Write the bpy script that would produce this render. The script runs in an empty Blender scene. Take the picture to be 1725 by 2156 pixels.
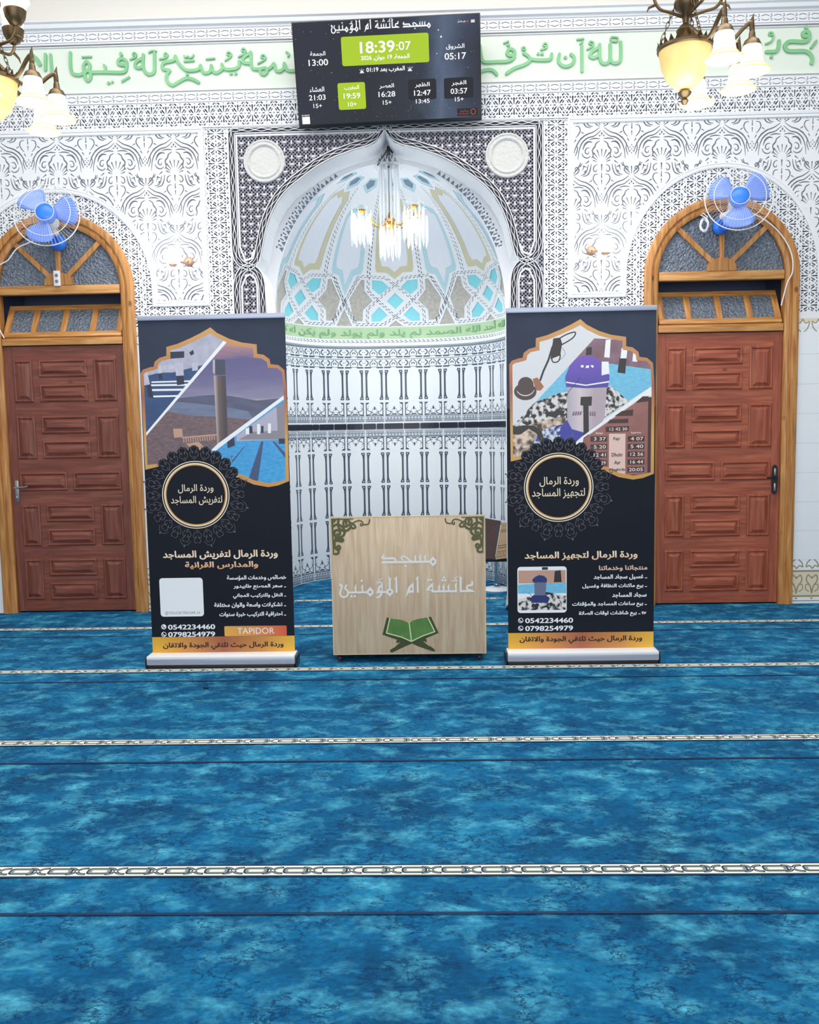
import bpy, bmesh, math, random
from math import sin, cos, pi, sqrt, atan2
from mathutils import Vector, Matrix
from mathutils.geometry import delaunay_2d_cdt
random.seed(7)
SC = bpy.context.scene
COL = SC.collection

# ---------------------------------------------------------------- camera, sky, lights, exposure
cd = bpy.data.cameras.new('camera'); cam = bpy.data.objects.new('camera', cd); COL.objects.link(cam)
cd.sensor_fit = 'HORIZONTAL'; cd.sensor_width = 36; cd.lens = 36 * 1854.2 / 1725; cd.clip_start = .05; cd.clip_end = 100
rt = (0.99956, 0.02416, -0.01735); up = (0.01496, 0.09602, 0.99527); fw = (-0.02571, 0.99509, -0.09561)
cam.matrix_world = Matrix(((rt[0], up[0], -fw[0], 0), (rt[1], up[1], -fw[1], 0), (rt[2], up[2], -fw[2], 1.355), (0, 0, 0, 1)))
SC.camera = cam
SC.view_settings.view_transform = 'Standard'; SC.view_settings.look = 'None'
SC.view_settings.exposure = 0.0; SC.view_settings.gamma = 1; SC.view_settings.use_curve_mapping = False
wd = bpy.data.worlds.new('world'); SC.world = wd; wd.use_nodes = True
wd.node_tree.nodes['Background'].inputs[0].default_value = (.93, .96, 1, 1)
wd.node_tree.nodes['Background'].inputs[1].default_value = .55

def area(name, loc, size, power, col=(1, 1, 1), target=None):
    l = bpy.data.lights.new(name, 'AREA'); l.shape = 'RECTANGLE'; l.size, l.size_y = size; l.energy = power; l.color = col
    o = bpy.data.objects.new(name, l); o.location = loc; COL.objects.link(o)
    if target: o.rotation_euler = (Vector(target) - Vector(loc)).to_track_quat('-Z', 'Y').to_euler()
    return o
def point(name, loc, power, col=(1, 1, 1), r=.05):
    l = bpy.data.lights.new(name, 'POINT'); l.energy = power; l.color = col; l.shadow_soft_size = r
    o = bpy.data.objects.new(name, l); o.location = loc; COL.objects.link(o); return o
area('ceiling_fill_front', (-.3, 4.3, 5.25), (6, 1.6), 185, (1, .98, .95))  # added fill under the ceiling, no fitting there
area('ceiling_fill_middle', (-.3, 1.2, 5.25), (6, 2.5), 55, (.97, .98, 1))  # second added fill panel, also without a fitting
area('fill_behind', (0, -3.6, 2.6), (8, 4), 270, (.98, .985, 1), (0, 6, 1.5))  # unseen fill added behind the camera, brightens wall and niche

# ---------------------------------------------------------------- helpers
D = 6.53          # the carved wall's front face
XM = -.30         # axis of the prayer niche
def S(h):
    h = h.lstrip('#'); c = [int(h[i:i + 2], 16) / 255 for i in (0, 2, 4)]
    return tuple(((x + .055) / 1.055) ** 2.4 if x > .04045 else x / 12.92 for x in c) + (1,)
MATS = {}
def mat(name, col, rough=.6, metal=0, emit=0, screen=False, trans=0, noise=0, nscale=8, nstretch=(1, 1, 1), col2=None, bump=0, bscale=40, spec=.5, alpha=1, coat=0):
    if name in MATS: return MATS[name]
    m = bpy.data.materials.new(name); m.use_nodes = True; MATS[name] = m
    nt = m.node_tree; b = nt.nodes['Principled BSDF']; N = nt.nodes.new; L = nt.links.new
    c = S(col) if isinstance(col, str) else col
    b.inputs['Base Color'].default_value = c; b.inputs['Roughness'].default_value = rough; b.inputs['Metallic'].default_value = metal
    b.inputs['Specular IOR Level'].default_value = spec; b.inputs['Transmission Weight'].default_value = trans; b.inputs['Alpha'].default_value = alpha
    b.inputs['Coat Weight'].default_value = coat
    if emit:
        b.inputs['Emission Color'].default_value = c; b.inputs['Emission Strength'].default_value = emit
        if screen: b.inputs['Base Color'].default_value = (.008, .008, .01, 1); b.inputs['Specular IOR Level'].default_value = .12
    if noise or bump:
        tc = N('ShaderNodeTexCoord'); mp = N('ShaderNodeMapping'); mp.inputs['Scale'].default_value = nstretch; L(tc.outputs['Object'], mp.inputs[0])
    if noise:
        n = N('ShaderNodeTexNoise'); n.inputs['Scale'].default_value = nscale; n.inputs['Detail'].default_value = 5; L(mp.outputs[0], n.inputs['Vector'])
        r = N('ShaderNodeValToRGB'); r.color_ramp.elements[0].position = .5 - noise / 2; r.color_ramp.elements[1].position = .5 + noise / 2
        r.color_ramp.elements[0].color = c; r.color_ramp.elements[1].color = S(col2)
        L(n.outputs['Fac'], r.inputs[0]); L(r.outputs[0], b.inputs['Base Color'])
        if emit: L(r.outputs[0], b.inputs['Emission Color'])
    if bump:
        n2 = N('ShaderNodeTexNoise'); n2.inputs['Scale'].default_value = bscale; n2.inputs['Detail'].default_value = 3; L(tc.outputs['Object'], n2.inputs['Vector'])
        bp = N('ShaderNodeBump'); bp.inputs['Strength'].default_value = bump; bp.inputs['Distance'].default_value = .01; L(n2.outputs['Fac'], bp.inputs['Height']); L(bp.outputs[0], b.inputs['Normal'])
    return m
def grad(name, stops, axis='Z', lo=0, hi=1, rough=.5, emit=0, noise=0, nscale=6, nstretch=(1, 1, 1)):
    if name in MATS: return MATS[name]
    m = bpy.data.materials.new(name); m.use_nodes = True; MATS[name] = m
    nt = m.node_tree; b = nt.nodes['Principled BSDF']; N = nt.nodes.new; L = nt.links.new
    tc = N('ShaderNodeTexCoord'); sp = N('ShaderNodeSeparateXYZ'); L(tc.outputs['Object'], sp.inputs[0])
    mr = N('ShaderNodeMapRange'); mr.inputs[1].default_value = lo; mr.inputs[2].default_value = hi; L(sp.outputs[axis], mr.inputs[0])
    f = mr.outputs[0]
    if noise:
        mp = N('ShaderNodeMapping'); mp.inputs['Scale'].default_value = nstretch; L(tc.outputs['Object'], mp.inputs[0])
        n = N('ShaderNodeTexNoise'); n.inputs['Scale'].default_value = nscale; n.inputs['Detail'].default_value = 6; L(mp.outputs[0], n.inputs['Vector'])
        a = N('ShaderNodeMath'); a.operation = 'MULTIPLY_ADD'; L(n.outputs['Fac'], a.inputs[0]); a.inputs[1].default_value = noise; a.inputs[2].default_value = -noise / 2
        s = N('ShaderNodeMath'); s.operation = 'ADD'; L(f, s.inputs[0]); L(a.outputs[0], s.inputs[1]); f = s.outputs[0]
    r = N('ShaderNodeValToRGB'); e = r.color_ramp.elements
    while len(e) < len(stops): e.new(.5)
    for i, (p, c) in enumerate(stops): e[i].position = p; e[i].color = S(c)
    L(f, r.inputs[0]); b.inputs['Roughness'].default_value = rough
    if not emit: L(r.outputs[0], b.inputs['Base Color'])
    else:
        b.inputs['Base Color'].default_value = (.008, .008, .01, 1); b.inputs['Specular IOR Level'].default_value = .12; L(r.outputs[0], b.inputs['Emission Color']); b.inputs['Emission Strength'].default_value = emit
    return m

def link(name, me, mats, parent=None, label=None):
    o = bpy.data.objects.new(name, me); COL.objects.link(o)
    for m in (mats if isinstance(mats, (list, tuple)) else [mats]): me.materials.append(m)
    if parent: o.parent = parent
    if label: o['label'] = label
    return o
def thing(name, label, cat, loc=(0, 0, 0), group=None, rz=0):
    o = bpy.data.objects.new(name, None); o.empty_display_size = .1; COL.objects.link(o); o.location = loc; o.rotation_euler.z = rz
    o['label'] = label; o['category'] = cat
    if group: o['group'] = group
    return o
def tag(o, label, cat, group=None):
    o['label'] = label; o['category'] = cat
    if group: o['group'] = group
    return o
def struct(name, loc=(0, 0, 0)):
    o = bpy.data.objects.new(name, None); o.empty_display_size = .1; COL.objects.link(o); o.location = loc; o['kind'] = 'structure'; return o
def mesh(name, vs, fs, mats, parent=None, label=None, smooth=False, mi=None):
    me = bpy.data.meshes.new(name); me.from_pydata([tuple(v) for v in vs], [], fs)
    if mi: me.polygons.foreach_set('material_index', mi)
    if smooth: me.polygons.foreach_set('use_smooth', [True] * len(me.polygons))
    me.update(); return link(name, me, mats, parent, label)
class MB:
    def __init__(s): s.v = []; s.f = []
    def add(s, vs, fs):
        b = len(s.v); s.v += [tuple(v) for v in vs]; s.f += [tuple(b + i for i in f) for f in fs]; return s
    def box(s, x0, y0, z0, x1, y1, z1, b=0):
        if b:
            b = min(b, .49 * min(x1 - x0, y1 - y0, z1 - z0)); bm = bmesh.new(); bmesh.ops.create_cube(bm, size=1)
            for v in bm.verts: v.co = ((x0 + x1) / 2 + v.co.x * (x1 - x0), (y0 + y1) / 2 + v.co.y * (y1 - y0), (z0 + z1) / 2 + v.co.z * (z1 - z0))
            bmesh.ops.bevel(bm, geom=bm.edges[:], offset=b, segments=2, affect='EDGES', profile=.5)
            bm.verts.index_update(); s.add([v.co[:] for v in bm.verts], [[v.index for v in f.verts] for f in bm.faces]); bm.free(); return s
        return s.add([(x0, y0, z0), (x1, y0, z0), (x1, y1, z0), (x0, y1, z0), (x0, y0, z1), (x1, y0, z1), (x1, y1, z1), (x0, y1, z1)],
                     [(0, 3, 2, 1), (4, 5, 6, 7), (0, 1, 5, 4), (1, 2, 6, 5), (2, 3, 7, 6), (3, 0, 4, 7)])
    def tube(s, pts, r, n=8, closed=False):
        P = [Vector(p) for p in pts]; k = len(P); R = r if isinstance(r, (list, tuple)) else [r] * k
        ref = None; rings = []
        for i in range(k):
            t = (P[(i + 1) % k] - P[i - 1]) if closed else (P[min(i + 1, k - 1)] - P[max(i - 1, 0)])
            t = t.normalized() if t.length > 1e-9 else Vector((0, 0, 1))
            if ref is None: ref = Vector((1, 0, 0)) if abs(t.x) < .8 else Vector((0, 1, 0))
            ref = (ref - t * ref.dot(t)).normalized(); b = t.cross(ref)
            rings.append([P[i] + (ref * cos(2 * pi * j / n) + b * sin(2 * pi * j / n)) * R[i] for j in range(n)])
        vs = [v for q in rings for v in q]; fs = []
        for i in range(k if closed else k - 1):
            a, c = i * n, ((i + 1) % k) * n
            fs += [(a + j, a + (j + 1) % n, c + (j + 1) % n, c + j) for j in range(n)]
        if not closed: fs += [tuple(range(n))[::-1], tuple(range((k - 1) * n, k * n))]
        return s.add(vs, fs)
    def lathe(s, prof, n=24, c=(0, 0, 0), M=None, cap=False):
        vs = []; fs = []
        for r, z in prof:
            for j in range(n):
                a = 2 * pi * j / n; v = Vector((max(r, 1e-5) * cos(a), max(r, 1e-5) * sin(a), z))
                vs.append((M @ v if M else v) + Vector(c))
        for i in range(len(prof) - 1):
            fs += [(i * n + j, i * n + (j + 1) % n, (i + 1) * n + (j + 1) % n, (i + 1) * n + j) for j in range(n)]
        if cap: fs += [tuple(range(n))[::-1], tuple(range((len(prof) - 1) * n, len(prof) * n))]
        return s.add(vs, fs)
    def ball(s, c, r, n=12, sx=1, sy=1, sz=1):
        return s.lathe([(r * sin(pi * i / n), -r * cos(pi * i / n)) for i in range(n + 1)], n + 4, c, Matrix.Diagonal((sx, sy, sz)))
    def build(s, name, mats, parent=None, label=None, smooth=True):
        o = mesh(name, s.v, s.f, mats, parent, label)
        if smooth:
            me = o.data; me.polygons.foreach_set('use_smooth', [True] * len(me.polygons))
            me.set_sharp_from_angle(angle=.7)
        return o

def arc(cx, cy, r, a0, a1, n, ry=None):
    return [(cx + r * cos(a0 + (a1 - a0) * i / n), cy + (ry or r) * sin(a0 + (a1 - a0) * i / n)) for i in range(n + 1)]
def circ(cx, cy, r, n=20, ry=None): return arc(cx, cy, r, 0, 2 * pi, n, ry)[:-1]
def cr(pts, n=6, closed=False):
    k = len(pts); o = []
    g = (lambda i: pts[i % k]) if closed else (lambda i: pts[min(max(i, 0), k - 1)])
    for i in range(k if closed else k - 1):
        p0, p1, p2, p3 = g(i - 1), g(i), g(i + 1), g(i + 2)
        for j in range(n):
            t = j / n
            o.append(tuple(.5 * (2 * b + (c - a) * t + (2 * a - 5 * b + 4 * c - d) * t * t + (3 * b - a - 3 * c + d) * t ** 3) for a, b, c, d in zip(p0, p1, p2, p3)))
    if not closed: o.append(tuple(pts[-1]))
    return o
def stroke(pts, w, cap=False, joint=True):
    """a pen line as convex pieces; w may be a list (taper)"""
    k = len(pts); W = w if isinstance(w, (list, tuple)) else [w] * k; o = []
    for i in range(k - 1):
        (x0, y0), (x1, y1) = pts[i], pts[i + 1]; dx, dy = x1 - x0, y1 - y0; l = math.hypot(dx, dy)
        if l < 1e-7: continue
        nx, ny = -dy / l / 2, dx / l / 2; a, b = W[i], W[i + 1]
        o.append([(x0 - nx * a, y0 - ny * a), (x1 - nx * b, y1 - ny * b), (x1 + nx * b, y1 + ny * b), (x0 + nx * a, y0 + ny * a)])
    for i in range(k):
        if (joint and 0 < i < k - 1) or (cap and i in (0, k - 1)): o.append(circ(pts[i][0], pts[i][1], W[i] / 2, 8))
    return o
def rect(x0, y0, x1, y1): return [(x0, y0), (x1, y0), (x1, y1), (x0, y1)]
def rrect(x0, y0, x1, y1, r, n=5):
    return arc(x1 - r, y0 + r, r, -pi / 2, 0, n) + arc(x1 - r, y1 - r, r, 0, pi / 2, n) + arc(x0 + r, y1 - r, r, pi / 2, pi, n) + arc(x0 + r, y0 + r, r, pi, 1.5 * pi, n)

def relief(name, layers, mats, fmap, parent=None, label=None, gu=(), gv=(), skirt=None, eps=1e-6):
    """Flat or curved panel in (u, v). layers, bottom to top: (material, height, polygons, hole polygons)."""
    V = []; F = []; own = []; E = []
    for li, la in enumerate(layers):
        m, hh, ps = la[:3]; hs = la[3] if len(la) > 3 else ()
        for ih, q in ((0, ps), (1, hs)):
            for p in q:
                a = sum(p[i - 1][0] * p[i][1] - p[i][0] * p[i - 1][1] for i in range(len(p)))
                if abs(a) < 1e-10: continue
                b = len(V); V += [Vector((float(x), float(y))) for x, y in (p if a > 0 else p[::-1])]
                F.append(list(range(b, b + len(p)))); own.append((li, ih))
    us = [v[0] for v in V]; vs_ = [v[1] for v in V]; u0, u1, v0, v1 = min(us), max(us), min(vs_), max(vs_)
    for g in gu:
        if u0 < g < u1: b = len(V); V += [Vector((g, v0)), Vector((g, v1))]; E.append((b, b + 1))
    for g in gv:
        if v0 < g < v1: b = len(V); V += [Vector((u0, g)), Vector((u1, g))]; E.append((b, b + 1))
    RV, _, RF, _, _, RO = delaunay_2d_cdt(V, E, F, 0, eps)
    H = [la[1] for la in layers]; M = [la[0] for la in layers]
    vid = {}; ov = []; of = []; om = []; edges = {}
    def vx(i, hh):
        k = (i, hh)
        if k not in vid: vid[k] = len(ov); ov.append(fmap(RV[i][0], RV[i][1], hh))
        return vid[k]
    for f, oo in zip(RF, RO):
        inn = set(); out = set()
        for q in oo: (out if own[q][1] else inn).add(own[q][0])
        inn -= out
        if not inn: continue
        li = max(inn); hh = H[li]
        of.append([vx(i, hh) for i in f]); om.append(M[li])
        for i in range(3): edges.setdefault(tuple(sorted((f[i], f[(i + 1) % 3]))), []).append((f[i], f[(i + 1) % 3], hh, M[li]))
    for k, es in edges.items():
        if len(es) == 2 and es[0][2] != es[1][2]:
            hi, lo = (es[0], es[1]) if es[0][2] > es[1][2] else (es[1], es[0])
            a, b = hi[0], hi[1]; of.append([vx(b, hi[2]), vx(a, hi[2]), vx(a, lo[2]), vx(b, lo[2])]); om.append(hi[3])
        elif len(es) == 1 and skirt is not None:
            a, b, hh, m = es[0]; of.append([vx(b, hh), vx(a, hh), vx(a, skirt), vx(b, skirt)]); om.append(m)
    return mesh(name, ov, of, mats, parent, label, mi=om)
def wallmap(y=D, ox=0, oz=0): return lambda u, v, h: (u + ox, y - h, v + oz)

def sweep(mb, path, prof, closed=False):
    """profile (offset along the left normal, height towards the viewer) along a planar path (x, z) at the wall"""
    k = len(path); rings = []
    for i in range(k):
        a = path[i - 1] if (i > 0 or closed) else path[i]; b = path[(i + 1) % k] if (i < k - 1 or closed) else path[i]; p = path[i]
        def nr(q, w):
            l = math.hypot(w[0] - q[0], w[1] - q[1]); return (-(w[1] - q[1]) / l, (w[0] - q[0]) / l) if l > 1e-9 else None
        n1 = nr(a, p) or nr(p, b); n2 = nr(p, b) or n1; s = 1 + n1[0] * n2[0] + n1[1] * n2[1]
        if s < .2: s = .2
        n = ((n1[0] + n2[0]) / s, (n1[1] + n2[1]) / s)
        rings.append([(p[0] + n[0] * o, D - hh, p[1] + n[1] * o) for o, hh in prof])
    m = len(prof); fs = []
    for i in range(k if closed else k - 1):
        j = (i + 1) % k
        fs += [(i * m + t, j * m + t, j * m + t + 1, i * m + t + 1) for t in range(m - 1)]
    if not closed: fs += [tuple(range(m)), tuple(range((k - 1) * m, k * m))[::-1]]
    return mb.add([v for r in rings for v in r], fs)

# Arabic letters joined by hand: isolated, final, initial, medial forms
AR = {}
for ch, base, n in (('ء', 0xFE80, 1), ('آ', 0xFE81, 2), ('أ', 0xFE83, 2), ('ؤ', 0xFE85, 2), ('إ', 0xFE87, 2), ('ئ', 0xFE89, 4), ('ا', 0xFE8D, 2), ('ب', 0xFE8F, 4), ('ة', 0xFE93, 2),
                    ('ت', 0xFE95, 4), ('ث', 0xFE99, 4), ('ج', 0xFE9D, 4), ('ح', 0xFEA1, 4), ('خ', 0xFEA5, 4), ('د', 0xFEA9, 2), ('ذ', 0xFEAB, 2), ('ر', 0xFEAD, 2), ('ز', 0xFEAF, 2),
                    ('س', 0xFEB1, 4), ('ش', 0xFEB5, 4), ('ص', 0xFEB9, 4), ('ض', 0xFEBD, 4), ('ط', 0xFEC1, 4), ('ظ', 0xFEC5, 4), ('ع', 0xFEC9, 4), ('غ', 0xFECD, 4), ('ف', 0xFED1, 4),
                    ('ق', 0xFED5, 4), ('ك', 0xFED9, 4), ('ل', 0xFEDD, 4), ('م', 0xFEE1, 4), ('ن', 0xFEE5, 4), ('ه', 0xFEE9, 4), ('و', 0xFEED, 2), ('ى', 0xFEEF, 2), ('ي', 0xFEF1, 4)):
    AR[ch] = (base, n)
def shape(t):
    if not any(c in AR for c in t): return t
    o = []; i = 0
    def joins(c): return c == 'ـ' or (c in AR and AR[c][1] == 4)
    while i < len(t):
        c = t[i]; prev = i > 0 and joins(t[i - 1])
        if c == 'ل' and i + 1 < len(t) and t[i + 1] in 'اأإآ':
            o.append(chr({'ا': 0xFEFB, 'أ': 0xFEF7, 'إ': 0xFEF9, 'آ': 0xFEF5}[t[i + 1]] + (1 if prev else 0))); i += 2; continue
        if c in AR:
            b, n = AR[c]; nxt = n == 4 and i + 1 < len(t) and (t[i + 1] in AR and t[i + 1] != 'ء' or t[i + 1] == 'ـ')
            prev = prev and n > 1
            o.append(chr(b + (3 if prev and nxt else 2 if nxt else 1 if prev else 0)))
        else: o.append(c)
        i += 1
    runs = []; cur = ''
    for c in o:
        if c.isdigit() or ('a' <= c.lower() <= 'z') or c in ':.+@_':
            cur += c
        else:
            if cur: runs.append(cur); cur = ''
            runs.append(c)
    if cur: runs.append(cur)
    return ''.join(runs[::-1])
def glyphs(t, bold=0, shear=0):
    c = bpy.data.curves.new('t', 'FONT'); c.body = shape(t); c.offset = .007 if any(ch in AR for ch in t) else 0; c.resolution_u = 4; c.shear = shear
    o = bpy.data.objects.new('t', c); COL.objects.link(o)
    dg = bpy.context.evaluated_depsgraph_get(); dg.update(); me = o.evaluated_get(dg).to_mesh()
    vs = [(v.co.x, v.co.y) for v in me.vertices]; fs = [tuple(p.vertices) for p in me.polygons]
    bpy.data.objects.remove(o); bpy.data.curves.remove(c)
    vs = [(x, y, 0) for x, y in vs]
    if bold:                    # heavier weight: the same letters laid over each other a hair apart
        n = len(vs); v0, f0 = vs, fs; vs = []; fs = []
        for i, (dx, dy) in enumerate(((0, 0), (bold, 0), (-bold, 0), (0, bold * .8), (0, -bold * .8), (bold * .6, bold * .5), (-bold * .6, -bold * .5))):
            fs += [tuple(j + n * i for j in f) for f in f0]; vs += [(x + dx, y + dy, i) for x, y, _ in v0]
    return vs, fs
def fit(t, x0, x1, z0, z1, bold=0):
    vs, fs = glyphs(t, bold); a = min(v[0] for v in vs); b = max(v[0] for v in vs); c = min(v[1] for v in vs); d = max(v[1] for v in vs)
    return [(x0 + (x - a) / (b - a) * (x1 - x0), z0 + (y - c) / (d - c) * (z1 - z0), i) for x, y, i in vs], fs
def lettering(name, t, x0, x1, z0, z1, m, fmap, h, parent, bold=0, label=None):
    vs, fs = fit(t, x0, x1, z0, z1, bold)
    return mesh(name, [fmap(u, v, h + i * .00008) for u, v, i in vs], fs, m, parent, label)
# ---------------------------------------------------------------- materials of the room
M_pl = mat('white_plaster', '#E4E6EA', .75, bump=.08, bscale=60)
M_up = mat('upper_plaster', '#E0DDD6', .8)
M_gd = mat('grey_pit_shade', '#3C4350', .8)  # dark colour on pit and slit floors stands in for recess shade
M_gl = mat('light_grey_groove_shade', '#767C88', .8)  # paler groove floors, shade of shallow cuts put into the colour
M_dk = mat('dark_painted_ground', '#36333F', .8)
M_frz = mat('pale_green_plaster', '#DDE6DA', .75)
M_grn = mat('green_paint', '#79B985', .6, noise=.5, nscale=5, col2='#8CC793')
M_tile = mat('white_tile', '#E6EAEE', .25, spec=.4)
M_grout = mat('grout_grey', '#B9BEC6', .8)
M_slate = mat('slate_blue_glaze', '#43505F', .35)
M_navy = mat('navy_glaze', '#161D30', .3)
M_turq = mat('turquoise_paint', '#86D6E0', .6)
M_lblue = mat('light_blue_paint', '#B5D3DC', .65)
M_sand = mat('sand_paint', '#CBC6A8', .65)
M_lav = mat('pale_panel_paint', '#DFE2EA', .7)
M_speck = mat('grey_speckled_plaster', '#A9A59C', .9, noise=.5, nscale=45, col2='#C5C2BA', bump=.3, bscale=90)
M_gband = mat('green_band_plaster', '#A9CDA0', .7, noise=.6, nscale=7, col2='#BFD6AE')
M_gdark = mat('deep_green_paint', '#7EAF7F', .65)
M_beige = mat('beige_glaze', '#9A8A66', .4)
M_bpale = mat('pale_beige_glaze', '#D8D0B8', .4)

# ---------------------------------------------------------------- floor: blue fitted carpet
def carpet_mat():
    m = bpy.data.materials.new('blue_carpet'); m.use_nodes = True; nt = m.node_tree; b = nt.nodes['Principled BSDF']; N = nt.nodes.new; L = nt.links.new
    tc = N('ShaderNodeTexCoord')
    def noise(scale, st, det, dist=0, loc=(0, 0, 0)):
        mp = N('ShaderNodeMapping'); mp.inputs['Scale'].default_value = st; mp.inputs['Location'].default_value = loc; L(tc.outputs['Object'], mp.inputs[0])
        n = N('ShaderNodeTexNoise'); n.inputs['Scale'].default_value = scale; n.inputs['Detail'].default_value = det; n.inputs['Distortion'].default_value = dist; n.inputs['Roughness'].default_value = .66; L(mp.outputs[0], n.inputs['Vector']); return n.outputs['Fac']
    def ramp(f, st):
        r = N('ShaderNodeValToRGB'); e = r.color_ramp.elements
        while len(e) < len(st): e.new(.5)
        for i, (p, c) in enumerate(st): e[i].position = p; e[i].color = c if isinstance(c, tuple) else S(c)
        L(f, r.inputs[0]); return r.outputs[0]
    def mix(f, a, c):
        x = N('ShaderNodeMix'); x.data_type = 'RGBA'; L(f, x.inputs[0]); L(a, x.inputs[6]); L(c, x.inputs[7]); return x.outputs[2]
    base = ramp(noise(2.3, (1, 1.2, 1), 9, .15), [(.34, '#084870'), (.48, '#0B5A88'), (.58, '#126A98'), (.70, '#2484AC')])
    light = ramp(noise(7.0, (1, 1.35, 1), 10, .2, (3, 1, 0)), [(.48, (0, 0, 0, 1)), (.57, (.30, .30, .30, 1)), (.70, (.95, .95, .95, 1))])
    lc = N('ShaderNodeRGB'); lc.outputs[0].default_value = S('#56B4D0'); c = mix(light, base, lc.outputs[0])
    fine = ramp(noise(38, (1, 1.6, 1), 6, .2, (5, 5, 0)), [(.40, (.78, .78, .78, 1)), (.62, (1.12, 1.12, 1.12, 1))])
    x = N('ShaderNodeMix'); x.data_type = 'RGBA'; x.blend_type = 'MULTIPLY'; x.inputs[0].default_value = 1; L(c, x.inputs[6]); L(fine, x.inputs[7]); c = x.outputs[2]
    cr1 = ramp(noise(11, (1, 1.7, 1), 7, .3, (7, 2, 0)), [(.470, (0, 0, 0, 1)), (.494, (1, 1, 1, 1)), (.506, (1, 1, 1, 1)), (.530, (0, 0, 0, 1))])
    gate = ramp(noise(7, (1, 1, 1), 4, 0, (1, 9, 0)), [(.46, (0, 0, 0, 1)), (.54, (.85, .85, .85, 1))])
    g = N('ShaderNodeMath'); g.operation = 'MULTIPLY'; L(cr1, g.inputs[0]); L(gate, g.inputs[1])
    dc = N('ShaderNodeRGB'); dc.outputs[0].default_value = S('#06305A'); c = mix(g.outputs[0], c, dc.outputs[0])
    L(c, b.inputs['Base Color']); b.inputs['Roughness'].default_value = .95; b.inputs['Specular IOR Level'].default_value = .15
    n = noise(260, (1, 1, 1), 2); bp = N('ShaderNodeBump'); bp.inputs['Strength'].default_value = .35; bp.inputs['Distance'].default_value = .006; L(n, bp.inputs['Height']); L(bp.outputs[0], b.inputs['Normal'])
    return m
M_carpet = carpet_mat()
floor = mesh('floor', [(-6, -4.5, 0), (6, -4.5, 0), (6, 8.6, 0), (-6, 8.6, 0)], [(0, 1, 2, 3)], M_carpet); floor['kind'] = 'structure'
M_cw = mat('cream_carpet_pile', '#E6E4D8', .95); M_cd = mat('navy_carpet_pile', '#12304E', .95); M_cg = mat('grey_green_carpet_pile', '#7E8C84', .95)
M_seam = mat('dark_seam_pile', '#0A2F57', .95)
def carpet_strip(y, x0, x1, skew=.0):
    w = .062; p = .122; ls = [(0, .003, [rect(x0, 0, x1, w)])]; dk = []; gg = []; wh = []
    dk += [rect(x0, -.006, x1, .002), rect(x0, w - .002, x1, w + .006)]
    n = int((x1 - x0) / p)
    for i in range(n + 1):
        x = x0 + i * p
        dk.append(rrect(x + .004, .012, x + .082, .050, .012, 3)); gg.append(rrect(x + .0095, .0175, x + .0765, .0445, .009, 3)); wh.append(rrect(x + .019, .024, x + .067, .038, .006, 3))
        for s in (0, 1):
            f = (lambda t: t) if s == 0 else (lambda t: w - t)
            dk += stroke(cr([(x + .066, f(.013)), (x + .085, f(.018)), (x + .104, f(.044)), (x + .126, f(.049))], 4), .0115)
            gg += stroke(cr([(x + .070, f(.013)), (x + .085, f(.018)), (x + .104, f(.044)), (x + .122, f(.049))], 4), .004)
        wh.append(circ(x + .0945, .031, .0045, 8))
    ls += [(1, .003, dk), (2, .003, gg), (0, .003, wh)]
    relief('border_strip', ls, [M_cw, M_cd, M_cg], lambda u, v, h: (u, y - w / 2 + v + skew * u, h), floor, 'cream strip with a dark chain pattern')
for y, x0, x1 in ((2.585, -1.7, 1.7), (3.715, -2.4, 2.2), (4.865, -3.1, 2.7), (5.95, -3.3, 3.0), (6.86, -1.1, .5)): carpet_strip(y, x0, x1)
for y, x0, x1 in ((2.343, -3, 3), (3.477, -3, 3), (4.65, -3.5, 3.5), (5.72, -3.6, 3.6), (6.60, -1.15, .55)):
    mesh('seam', [(x0, y - .006, .004), (x1, y - .006, .004), (x1, y + .006, .004), (x0, y + .006, .004)], [(0, 1, 2, 3)], M_seam, floor, 'dark seam between carpet rows')

# ---------------------------------------------------------------- room shell
def plane(name, vs, m, kind=True):
    o = mesh(name, vs, [tuple(range(len(vs)))], m)
    if kind: o['kind'] = 'structure'
    return o
plane('ceiling', [(-6, -4.5, 5.4), (-6, 8.6, 5.4), (6, 8.6, 5.4), (6, -4.5, 5.4)], M_up)
plane('wall_left', [(-6, -4.5, 0), (-6, 8.6, 0), (-6, 8.6, 5.4), (-6, -4.5, 5.4)], M_up)
plane('wall_right', [(6, -4.5, 0), (6, -4.5, 5.4), (6, 8.6, 5.4), (6, 8.6, 0)], M_up)

# outline of the niche opening (half, from the axis)
HALF = [(0, 3.482), (.028, 3.424), (.07, 3.384), (.13, 3.360), (.21, 3.342), (.30, 3.314), (.37, 3.290), (.48, 3.236), (.55, 3.190), (.63, 3.136), (.70, 3.082), (.77, 3.005), (.83, 2.905), (.87, 2.80),
        (.895, 2.69), (.914, 2.61), (.955, 2.542), (.913, 2.485), (.89, 2.42), (.885, 2.2), (.885, 0)]
ARCH = [(XM + x, z) for x, z in HALF[::-1]] + [(XM - x, z) for x, z in HALF[1:]]       # counter-clockwise from right foot
DOORS = [(-2.711, 'left'), (2.110, 'right')]
SPR, RO, RI = 2.40, .555, .452
def door_hole(cx, r): return [(cx - r, 0), (cx + r, 0)] + arc(cx, SPR, r, 0, pi, 40)
wall = relief('wall_front', [(0, -.035, [rect(-6, 0, 6, 5.4)], [ARCH] + [door_hole(c, RI + .03) for c, _ in DOORS])], [M_up], wallmap())
wall['kind'] = 'structure'

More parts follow.
